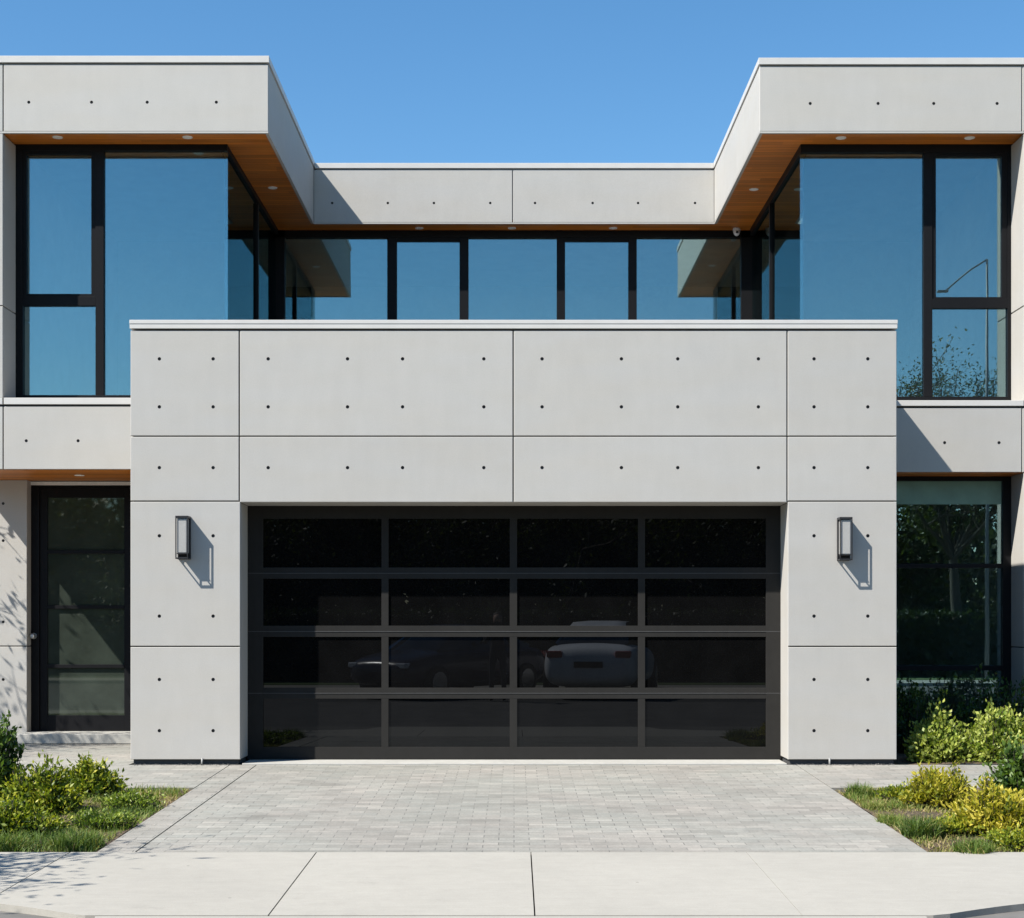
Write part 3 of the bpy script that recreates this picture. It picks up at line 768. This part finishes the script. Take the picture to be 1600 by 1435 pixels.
def tuft(loc, rad, h, seed, label, mat=None, n=420, lean=1.0, tb=.3, group='grass tufts in the garden beds', wd=.007):
    rs = np.random.RandomState(seed); rr = rad * .62 * np.sqrt(rs.rand(n)); th = rs.rand(n) * 2 * PI
    P = np.stack([rr * np.cos(th), rr * np.sin(th), np.full(n, -.01)], 1)
    dirs = nrm(np.stack([np.cos(th) + rs.normal(0, .5, n), np.sin(th) + rs.normal(0, .5, n), np.zeros(n)], 1))
    H = h * rs.uniform(.5, 1.1, n) * (1 - .4 * (rr / rad))
    o = blades(P, H, rs, wd=wd, lean=lean, tones=np.clip(rs.normal(tb, .14, n) + (rs.rand(n) < .06) * .6, 0, 1), name='grass_tuft', mat=mat)
    o.location = loc
    return tag(o, label, 'grass tuft', group)

def gpos(px, py):      # point of the sloped forecourt shown at (px,py)
    for _ in range(1):
        k = (py - VY) / (DIST * PPM); # h = EYE - zg ; h/dist = k
        # zg = -.05 + .028 y, dist = 15 + y
        y = (EYE + .05 - DIST * k) / (k + .028)
        if y > 0: y = (EYE + .05) / k - DIST
        elif y < Y_WALK1: y = (EYE + .05 - .028 * Y_WALK1 + .02 * Y_WALK1 - DIST * k) / (k + .02)
    x = (px - VX) * (DIST + y) / (DIST * PPM); return x, y, zg(y)
def gp(px, py): x, y, z = gpos(px, py); return (x, y, z - .01)

# right: hedge of green shrubs below the tall window
GH = 'green shrubs in front of the tall right window'
for (px, py, rx, ry, h, sd, lab, mt, tb) in [
    (1466, 1190, .31, .28, .49, 11, 'round light green shrub just right of the garage wall, below the tall window', 'leafG', .62),
    (1556, 1191, .40, .30, .53, 12, 'widest light green shrub below the tall window near the right edge', 'leafG', .62),
    (1640, 1191, .36, .3, .52, 13, 'light green shrub cut by the right edge at the foot of the right pillar', 'leafG', .6)]:
    shrub('shrub', gp(px, py), rx, ry, h, M[mt], sd, 300, 20, .046, .66, label=lab, group=GH, tonebase=tb)
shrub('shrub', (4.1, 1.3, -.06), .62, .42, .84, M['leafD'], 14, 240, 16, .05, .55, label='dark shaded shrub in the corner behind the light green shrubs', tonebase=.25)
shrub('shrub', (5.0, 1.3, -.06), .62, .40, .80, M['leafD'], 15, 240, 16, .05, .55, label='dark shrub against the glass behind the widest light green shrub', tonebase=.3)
shrub('shrub', gp(1592, 1247), .24, .22, .50, M['leafD'], 16, 170, 18, .050, .6, label='dark green upright shrub at the right edge behind the gold shrubs', tonebase=.62)
GY = 'gold leaved shrubs in the garden beds'
shrub('shrub', gp(1468, 1256), .29, .24, .27, M['leafY'], 21, 260, 18, .042, .42, label='gold shrub at the back of the right bed, behind the grass tufts', group=GY, cat='shrub', tonebase=.52)
shrub('shrub', gp(1556, 1298), .30, .26, .33, M['leafY'], 22, 300, 18, .048, .38, label='brightest gold shrub nearest the sidewalk in the right bed', group=GY, cat='shrub', tonebase=.62)
shrub('shrub', gp(66, 1268), .30, .26, .38, M['leafYG'], 23, 300, 18, .042, .48, label='yellow green shrub in the middle of the left bed', group=GY, cat='shrub', tonebase=.30)
shrub('shrub', gp(138, 1240), .26, .2, .26, M['leafYG'], 24, 230, 18, .042, .48, label='small yellow green shrub at the back of the left bed beside the lawn', group=GY, cat='shrub', tonebase=.28)
shrub('shrub', gp(8, 1300), .20, .2, .22, M['leafYG'], 25, 180, 16, .04, .48, label='low yellow green shrub at the left edge near the sidewalk', group=GY, cat='shrub', tonebase=.26)
shrub('shrub', gp(-18, 1245), 0.27, .26, .74, M['leafD'], 26, 200, 18, .055, .5, label='tall dark green shrub cut by the left edge beside the entrance path', cat='shrub', tonebase=.55)
for (px, py, rx, ry, h, sd, lab, mt, tb) in [
    (205, 1262, .24, .20, .12, 51, 'low green ground cover at the back of the left lawn', 'leafG', .35),
    (160, 1292, .26, .20, .11, 52, 'low green ground cover between the yellow green shrub and the driveway', 'leafG', .3),
    (60, 1300, .24, .20, .15, 53, 'low olive plant in front of the yellow green shrub in the left bed', 'leafYG', .25),
    (1408, 1248, .20, .15, .10, 54, 'low olive plant between the back tip tuft and the gold shrub', 'leafYG', .35),
    (1490, 1300, .20, .16, .10, 55, 'low olive plant between the two gold shrubs and the blue green tuft', 'leafYG', .35),
    (1590, 1322, .26, .16, .12, 56, 'low yellow green plant at the right edge by the sidewalk', 'leafYG', .4)]:
    shrub('low_plant', gp(px, py), rx, ry, h, M[mt], sd, 110, 12, .032, .5, label=lab, group='low plants in the garden beds', cat='plant', tonebase=tb)
# tufts
for (px, py, rd_, h, sd, lab, tb, n) in [
    (1342, 1240, .17, .14, 31, 'small green grass tuft at the back tip of the right bed', .32, 420),
    (1440, 1303, .23, .19, 32, 'largest blue green grass tuft in the middle of the right bed', .16, 700),
    (1520, 1330, .20, .14, 33, 'green grass tuft at the sidewalk edge of the right bed', .30, 520),
    (1368, 1262, .16, .10, 34, 'short dry grass tuft along the driveway edge of the right bed', .55, 320),
    (1392, 1285, .15, .11, 35, 'thin olive grass tuft left of the blue green one', .42, 300),
    (120, 1322, .25, .16, 36, 'bright green grass tuft at the sidewalk edge of the left bed', .26, 800),
    (12, 1325, .2, .17, 37, 'green grass tuft cut by the left edge of the photo', .3, 420)]:
    tuft(gp(px, py), rd_, h, sd, lab, tb=tb, n=n)
# lawn and dry grass of the two beds: uncountable
def noise2(x, y, s=1.): return (np.sin(x * 3.7 * s + 1.3 * np.sin(y * 2.9 * s)) * np.cos(y * 4.3 * s + 1.7 * np.sin(x * 2.1 * s)) + 1) / 2
def lawn(x0, x1, y0, y1, n, seed, green, edge):
    rs = np.random.RandomState(seed); x = rs.uniform(x0, x1, n); y = rs.uniform(y0, y1, n)
    g = green(x, y); keep = rs.rand(n) < np.clip(.34 + g * 1.1, 0, 1); x, y, g = x[keep], y[keep], g[keep]; n = len(x)
    z = np.array([zg(q) for q in y]) - .02
    H = rs.uniform(.02, .06, n) * (.6 + 1.1 * g)
    tn = np.clip(.82 - .6 * g + rs.normal(0, .17, n), 0, 1)
    return blades(np.stack([x, y, z], 1), H, rs, wd=.0065, lean=1.3, seg=2, tones=tn, name='grass')
gl = lambda x, y: np.clip(noise2(x, y) * .9 + .55 * np.exp(-((x + 3.15) / .55) ** 2) - .25 + .0 * y, 0, 1)
gr = lambda x, y: np.clip(noise2(x + 3, y, 1.3) * .75 - .05, 0, 1)
o = lawn(-7.5, DX0 - .03, Y_WALK1 + .03, Y_BED0 - .03, 46000, 41, gl, None); tag(o, 'patchy green grass filling the left garden bed', 'grass', kind='stuff')
o = lawn(DX1 + .03, 7.5, Y_WALK1 + .03, Y_BED0 - .03, 60000, 42, gr, None); tag(o, 'dry straw coloured grass filling the right garden bed', 'grass', kind='stuff')
# loose leaf litter and gravel along the garage wall foot
rs = np.random.RandomState(50); mb = MB()
for i in range(420):
    if rs.rand() < .5: x = rs.uniform(-3.6, -2.62)
    else: x = rs.uniform(2.62, 3.6)
    y = rs.uniform(-.05, .02) - abs(rs.normal(0, .02)); s_ = rs.uniform(.004, .011); c_ = Vector((x, y, zg(min(y, 0)) + s_ * .5))
    q = [c_ + Vector((rs.uniform(-1, 1), rs.uniform(-1, 1), rs.uniform(-.6, 1))) * s_ for _ in range(4)]
    k = len(mb.v); mb.v += [tuple(a) for a in q]
    for t3 in ((0, 1, 2), (0, 2, 3), (0, 3, 1), (1, 3, 2)): mb.face([k + a for a in t3])
tag(mb.build('gravel', mat_simple('gravel_stone', (.13, .12, .11), .9, 0, .3, 40)), 'loose dark gravel along the foot of the garage walls', 'gravel', kind='stuff')

# trees
def tree(name, loc, H, crown_r, trunk_r, seed, label, cat='tree', group=None, nb=9, nl=9000, L=.11, asp=.42, mat='leafT', clear=.35, squash=1.):
    rs = np.random.RandomState(seed); root = empty(name, loc, label=label, cat=cat, group=group)
    tr = MB(); ends = []
    def limb(p, d, ln, r, lev):
        pts = [p]; q = p.copy(); dd = d.copy(); n = 5
        for i in range(n):
            dd = nrm(dd + rs.normal(0, .13, 3) + np.array([0, 0, .06])); q = q + dd * ln / n; pts.append(q.copy())
            if lev < 3 and i >= 1:
                for _ in range(2 if lev < 2 else 1):
                    a = nrm(dd + rs.normal(0, .75, 3)); limb(q.copy(), a, ln * rs.uniform(.45, .65), r * .5, lev + 1)
            if lev >= 2: ends.append((q.copy(), dd.copy()))
        tr.tube(pts, [r * (1 - .16 * i) for i in range(n + 1)], 7 if lev < 2 else 4, cap=False)
    top = np.array([rs.normal(0, .1), rs.normal(0, .1), H * clear])
    tr.tube([(0, 0, -.1), (0, 0, .05), tuple(top * .5), tuple(top)], [trunk_r * 1.5, trunk_r * 1.1, trunk_r, trunk_r * .85], 10, cap=False)
    for i in range(nb):
        a = 2 * PI * i / nb + rs.normal(0, .3); e = rs.uniform(.45, 1.3)
        d = nrm(np.array([math.cos(a) * crown_r, math.sin(a) * crown_r, e * (H * (1 - clear)) * .8 * squash]))
        limb(top.copy(), d, (H * (1 - clear) + crown_r) * .42, trunk_r * .55, 1)
    tr.build('trunk', M['bark'], root, smooth=True)
    E = np.array([e[0] for e in ends]); Dn = np.array([e[1] for e in ends])
    k = rs.randint(0, len(E), nl); cl = rs.normal(0, .12 + crown_r * .045, (nl, 3))
    P = E[k] + cl; D = nrm(Dn[k] * .4 + rs.normal(size=(nl, 3)) + np.array([0, 0, -.25]))
    tn = np.clip(.45 + rs.normal(0, .13, len(E))[k] + rs.normal(0, .12, nl) + (P[:, 2] / H - .7) * .4, 0, 1)
    leaves('crown', P, D, rs.uniform(.6, 1.3, nl) * L, asp, tn, M[mat], root, rs)
    return root
tree('garden_tree', (-8.1, 1.25, -.06), 4.4, 1.5, .06, 61, 'slim garden tree just outside the left edge whose shade dapples the entrance wall', nl=3200, L=.10, asp=.32, nb=7)
tree('street_tree', (-5.88, -6.42, -.3), 3.2, .95, .05, 62, 'young street tree at the left kerb whose branch shades the sidewalk', nl=4200, L=.11, asp=.3, nb=6)
GT = 'trees across the street'
tA = tree('street_tree', (12.6, -25.5, -.2), 9.4, 2.2, .14, 63, 'slender tree across the street mirrored in the right windows', group=GT, nl=26000, L=.095, asp=.5)
tB = tree('street_tree', (-10.5, -30., -.2), 6.2, 3.3, .2, 64, 'broad tree across the street mirrored in the entrance door', group=GT, nl=16000, L=.18, asp=.55, clear=.22)
lb = ['tree across the street straight behind the dark car', 'tree across the street behind the white car', 'tree across the street far left of the cars', 'tree across the street far right of the cars',
      'tree across the street left of centre', 'tree across the street right of centre', 'bushy tree at the left end of the row across the street', 'bushy tree at the right end of the row across the street']
for i, (x, y, s_, rz) in enumerate([(-3.4, -29.5, .93, .5), (2.6, -30.5, .95, 1.6), (-18, -29, 1.0, 2.2), (19.5, -31, 1.0, 3.3), (-6.6, -31, .95, 4.1), (-.4, -31.5, .9, 5.2), (-25, -30, 1.05, .9), (27, -29, 1.05, 2.9), (6.2, -31, .93, 3.9), (12.4, -30.4, .98, 5.6), (-14.2, -28.6, 1.0, 1.2)]):
    o = copy_tree(tB); o.location = (x, y, -.2); o.scale = (s_, s_, s_); o.rotation_euler = (0, 0, rz)
    o['label'] = (lb + ['round tree behind the slender one across the street', 'leafy tree right of the slender one across the street', 'full crowned tree across the street mirrored in the top of the entrance door'])[i]
# clipped hedge row across the street (one long hedge)
rs = np.random.RandomState(70); n = 26000
xx = rs.uniform(-24, 24, n); u = rs.rand(n); 
P = np.stack([xx, np.where(u < .6, -24.6 - .04 * rs.rand(n), rs.uniform(-25.6, -24.6, n)), np.where(u < .6, rs.uniform(-.2, 1.5, n), 1.5 + .1 * rs.rand(n))], 1)
hd = empty('hedge', (0, 0, 0), label='long clipped hedge across the street mirrored in the garage door', cat='hedge')
leaves('foliage', P, rs.normal(size=(n, 3)) + np.array([0, .6, .3]), rs.uniform(.1, .2, n), .6, np.clip(rs.normal(.3, .15, n), 0, 1), M['leafH'], hd, rs)
mb = MB(); mb.box(-24, 24, -25.5, -24.75, -.2, 1.42); mb.build('inner_branches', mat_simple('hedge_inside', (.02, .03, .012), .95, 0, .3, 12, .5), hd)

rs = np.random.RandomState(71); n = 30000
xx = rs.uniform(-70, 70, n); top = 5.2 + 1.0 * np.sin(xx * .35) + .7 * np.sin(xx * 1.1 + 2) + .5 * np.sin(xx * 2.7)
P = np.stack([xx, rs.uniform(-47.5, -44, n), -.2 + (top + .2) * rs.rand(n) ** .8], 1)
o = leaves('far_trees', P, rs.normal(size=(n, 3)), rs.uniform(.5, .95, n), .7, np.clip(rs.normal(.3, .17, n), 0, 1), M['leafH'], None, rs)
tag(o, 'far belt of trees beyond the lawn across the street', 'trees', kind='stuff')
# pale green strip added to imitate the bright interior at the ground floor window's top
mb = MB(); mb.box(X(1331, RW), X(1566, RW), YW + .030, YW + .034, Z(788, RW), Z(752, RW))
hb(mb, 'added_bright_band', mat_simple('pale_green_stand_in', (.15, .26, .20), .35, 0, .12, 6))
# utility pole and cables across the street, mirrored in the right window
up = empty('street_lamp', (12.2, -21.6, -.2), label='thin grey street lamp across the street mirrored in the right wing window', cat='street lamp')
mb = MB(); mb.tube([(0, 0, 0), (0, 0, 5), (0, 0, 10.9)], [.06, .045, .03], 12); mb.build('pole', M['polegrey'], up)
mb = MB(); mb.tube([(0, 0, 10.9), (-.4, 0, 10.65), (-1.05, 0, 10.1)], .022, 8); mb.build('lamp_arm', M['polegrey'], up)
mb = MB(); mb.box(-1.30, -1.0, -.06, .06, 10.04, 10.10); mb.build('lamp_head', M['polegrey'], up, .02)

# ------------------------------------------------------------------ CARS and PHOTOGRAPHER (seen only as reflections in the garage door)
tyre = mat_simple('tyre_rubber', (.02, .02, .02), .8); rimm = mat_simple('alloy', (.5, .5, .5), .35, .9)
carglass = mat_glass('car_glass', (.7, .8, .85), (0, 0, 0), .09, diff=(.012, .013, .014))
headm = mat_simple('headlamp_lens', (.75, .77, .8), .15); tailm = mat_simple('tail_lamp_lens', (.35, .02, .02), .2)
def car(loc, rz, paint, label):
    root = empty('parked_car', loc, rz, label=label, cat='car', group='cars parked across the street')
    # stations along the length: x, half width, sill z, shoulder z
    st = [(-2.25, .62, .42, .62), (-2.20, .78, .30, .86), (-2.0, .86, .22, .96), (-1.5, .89, .19, 1.0), (-.8, .90, .18, .98), (0, .905, .18, .95), (.8, .90, .18, .94), (1.3, .89, .19, .90), (1.8, .86, .22, .82), (2.12, .78, .27, .74), (2.25, .60, .38, .62)]
    m_ = MB(); prof = lambda hw, z0, z1: [(0, z0), (hw * .82, z0), (hw * .97, z0 + (z1 - z0) * .22), (hw, z0 + (z1 - z0) * .55), (hw * .955, z0 + (z1 - z0) * .9), (hw * .80, z1), (hw * .4, z1 + .03), (0, z1 + .04)]
    rings = []
    for x, hw, z0, z1 in st:
        half = prof(hw, z0, z1); ring = half + [(-a, c) for a, c in reversed(half[1:-1])]
        rings.append(len(m_.v)); m_.v += [(x, a, c) for a, c in ring]
    n = 14
    for i in range(len(st) - 1):
        for j in range(n): m_.face([rings[i] + j, rings[i] + (j + 1) % n, rings[i + 1] + (j + 1) % n, rings[i + 1] + j], sm=True)
    m_.face([rings[0] + j for j in range(n)]); m_.face([rings[-1] + j for j in reversed(range(n))])
    bo = m_.build('body', paint, root); md = bo.modifiers.new('s', 'SUBSURF'); md.levels = md.render_levels = 2
    m_ = MB(); gs = [(-1.75, .66, .97, .98), (-1.25, .70, .95, 1.26), (-.55, .70, .93, 1.42), (.15, .70, .92, 1.43), (.62, .70, .92, 1.28), (1.15, .70, .9, .93)]; rings = []
    for x, hw, z0, z1 in gs:
        tw = hw * (1 - .22 * (z1 - z0) / .5); ring = [(hw, z0 - .04), (tw * 1.02, (z0 + z1) / 2 + .05), (tw * .92, z1 - .02), (tw * .5, z1), (-tw * .5, z1), (-tw * .92, z1 - .02), (-tw * 1.02, (z0 + z1) / 2 + .05), (-hw, z0 - .04)]
        rings.append(len(m_.v)); m_.v += [(x, a, c) for a, c in ring]
    for i in range(len(gs) - 1):
        for j in range(7):
            m_.face([rings[i] + j, rings[i] + j + 1, rings[i + 1] + j + 1, rings[i + 1] + j], m=(0 if j in (2, 3, 4) and i in (1, 2, 3) else 1), sm=True)
    m_.build('cabin', [paint, carglass], root)
    for x in (-1.38, 1.38):
        for s in (-1, 1):
            w_ = MB(); w_.tube([(x, s * .70, .32), (x, s * .72, .32), (x, s * .90, .32), (x, s * .915, .32)], [.30, .325, .325, .29], 28); wo = w_.build('wheel', tyre, root)
            w_ = MB(); w_.tube([(x, s * .90, .32), (x, s * .922, .32)], .21, 20); w_.build('rim', rimm, wo)
    for s in (-1, 1):
        q = MB(); q.box(2.0, 2.19, s * .50, s * .74, .60, .70); q.build('headlight', headm, root, .02)
        q = MB(); q.box(-2.23, -2.05, s * .48, s * .76, .76, .88); q.build('tail_light', tailm, root, .02)
    q = MB(); q.box(-2.27, -2.2, -.26, .26, .58, .69); q.build('number_plate_holder', M['lampblack'], root)
    return root
cc1 = car((-1.4, -18.6, ROAD_Z), R(128), mat_simple('dark_blue_paint', (.02, .024, .05), .25), 'dark blue sedan across the street mirrored in the garage door')
cc2 = car((1.95, -19.0, ROAD_Z), R(-80), mat_simple('white_paint', (.85, .86, .88), .3), 'white car across the street mirrored in the garage door')

cc1.scale = (1.08,) * 3; cc2.scale = (1.14,) * 3
def person(loc, rz):
    root = empty('person', loc, rz, label='person in dark clothes standing across the street holding up a camera', cat='person')
    V = [(0, 0, .98), (0, .0, 1.2), (0, 0, 1.42), (0, -.01, 1.52), (0, -.02, 1.60), (0, -.03, 1.70),
         (-.19, 0, 1.43), (-.27, -.10, 1.17), (-.13, -.30, 1.38), (.19, 0, 1.43), (.27, -.10, 1.17), (.13, -.30, 1.38),
         (-.10, 0, .92), (-.12, -.02, .50), (-.13, .02, .08), (-.13, -.14, .035), (.10, 0, .92), (.12, -.02, .50), (.13, .02, .08), (.13, -.14, .035)]
    E = [(0, 1), (1, 2), (2, 3), (3, 4), (4, 5), (2, 6), (6, 7), (7, 8), (2, 9), (9, 10), (10, 11), (0, 12), (12, 13), (13, 14), (14, 15), (0, 16), (16, 17), (17, 18), (18, 19)]
    Rr = [.15, .135, .14, .055, .085, .075, .065, .048, .032, .065, .048, .032, .09, .062, .045, .035, .09, .062, .045, .035]
    me = bpy.data.meshes.new('body'); me.from_pydata(V, E, []); o = bpy.data.objects.new('body', me); COL.objects.link(o); o.parent = root
    sk = o.modifiers.new('skin', 'SKIN'); lay = me.skin_vertices[0] if me.skin_vertices else None
    if lay is None:
        bm = bmesh.new(); bm.from_mesh(me); bm.verts.layers.skin.verify(); bm.to_mesh(me); bm.free(); lay = me.skin_vertices[0]
    for i, r_ in enumerate(Rr): lay.data[i].radius = (r_, r_ * (.72 if i < 3 else 1)); 
    lay.data[0].use_root = True
    md = o.modifiers.new('sub', 'SUBSURF'); md.levels = md.render_levels = 2
    me.materials.append(mat_simple('dark_clothing', (.05, .05, .06), .85))
    skin = mat_simple('skin', (.45, .28, .2), .55)
    # face shell, hands with fingers, hair, camera
    f = MB(); f.tube([(0, -.02, 1.53), (0, -.035, 1.57), (0, -.035, 1.64), (0, -.02, 1.72), (0, -.01, 1.77)], [.045, .078, .094, .085, .03], 16)
    f.tube([(0, -.10, 1.655), (0, -.145, 1.62), (0, -.12, 1.61)], [.008, .014, .008], 6)
    f.build('head', skin, root, smooth=True)
    h_ = MB(); h_.tube([(0, .03, 1.60), (0, .02, 1.68), (0, .0, 1.76), (0, -.01, 1.80)], [.085, .103, .09, .03], 16); h_.build('hair', mat_simple('dark_hair', (.03, .02, .015), .7), root, smooth=True)
    for s in (-1, 1):
        q = MB(); q.tube([(s * .125, -.30, 1.39), (s * .10, -.34, 1.45), (s * .085, -.36, 1.50)], [.028, .038, .034], 10)
        for k in range(4):
            a = Vector((s * (.08 - .004 * k), -.36 + .016 * k, 1.50)); q.tube([a, a + Vector((-s * .02, -.02, .035)), a + Vector((-s * .05, -.03, .045))], [.009, .008, .006], 6)
        q.tube([(s * .09, -.33, 1.47), (s * .06, -.32, 1.50)], [.011, .008], 6); q.build('hand', skin, root)
    c_ = MB(); c_.box(-.07, .07, -.42, -.35, 1.51, 1.60); c_.tube([(0, -.42, 1.555), (0, -.50, 1.555)], .035, 16); cc = c_.build('camera', M['lampblack'], None, .006)
    cc.parent = None; cc.location = root.location; cc.rotation_euler = root.rotation_euler
    tag(cc, 'black camera held up by the person across the street', 'camera')
    return root
person((-.34, -16.1, ROAD_Z), R(180))

# ------------------------------------------------------------------ LIGHT, SKY, CAMERA
sun_dir = Vector((-.66, -.416, .85)).normalized()
elev = math.asin(sun_dir.z); az = math.atan2(sun_dir.x, sun_dir.y)
wd = bpy.data.worlds.new('World'); scene.world = wd; wd.use_nodes = True; nt = wd.node_tree; nt.nodes.clear()
sky = nt.nodes.new('ShaderNodeTexSky'); sky.sky_type = 'NISHITA'; sky.sun_disc = False; sky.sun_elevation = elev; sky.sun_rotation = az
sky.altitude = 0; sky.air_density = 1.0; sky.dust_density = .05; sky.ozone_density = 3.0
bg = nt.nodes.new('ShaderNodeBackground'); bg.inputs[1].default_value = .082; wo = nt.nodes.new('ShaderNodeOutputWorld')
hs = nt.nodes.new('ShaderNodeHueSaturation'); hs.inputs['Saturation'].default_value = 1.22; hs.inputs['Hue'].default_value = .495
nt.links.new(sky.outputs[0], hs.inputs['Color']); nt.links.new(hs.outputs[0], bg.inputs[0]); nt.links.new(bg.outputs[0], wo.inputs[0])
ld = bpy.data.lights.new('sun', 'SUN'); ld.energy = 4.6; ld.angle = R(.53); ld.color = (1, .955, .88)
lo = bpy.data.objects.new('sun', ld); COL.objects.link(lo); lo.rotation_euler = sun_dir.to_track_quat('Z', 'Y').to_euler(); lo.location = (-20, -20, 30)

cd = bpy.data.cameras.new('camera'); cam = bpy.data.objects.new('camera', cd); COL.objects.link(cam)
cam.location = (0, -DIST, EYE); cam.rotation_euler = (R(90), 0, 0)
cd.sensor_width = 36; cd.sensor_fit = 'HORIZONTAL'; cd.lens = 36 * DIST * PPM / 1600
cd.shift_x = (800 - VX) / 1600; cd.shift_y = (VY - 717.5) / 1600
cd.clip_start = .05; cd.clip_end = 1500
scene.camera = cam
scene.view_settings.view_transform = 'Standard'; scene.view_settings.look = 'None'
scene.view_settings.exposure = 1.08; scene.view_settings.gamma = 1
scene.cycles.max_bounces = 10; scene.cycles.transparent_max_bounces = 12; scene.cycles.glossy_bounces = 5; scene.cycles.caustics_reflective = False; scene.cycles.caustics_refractive = False
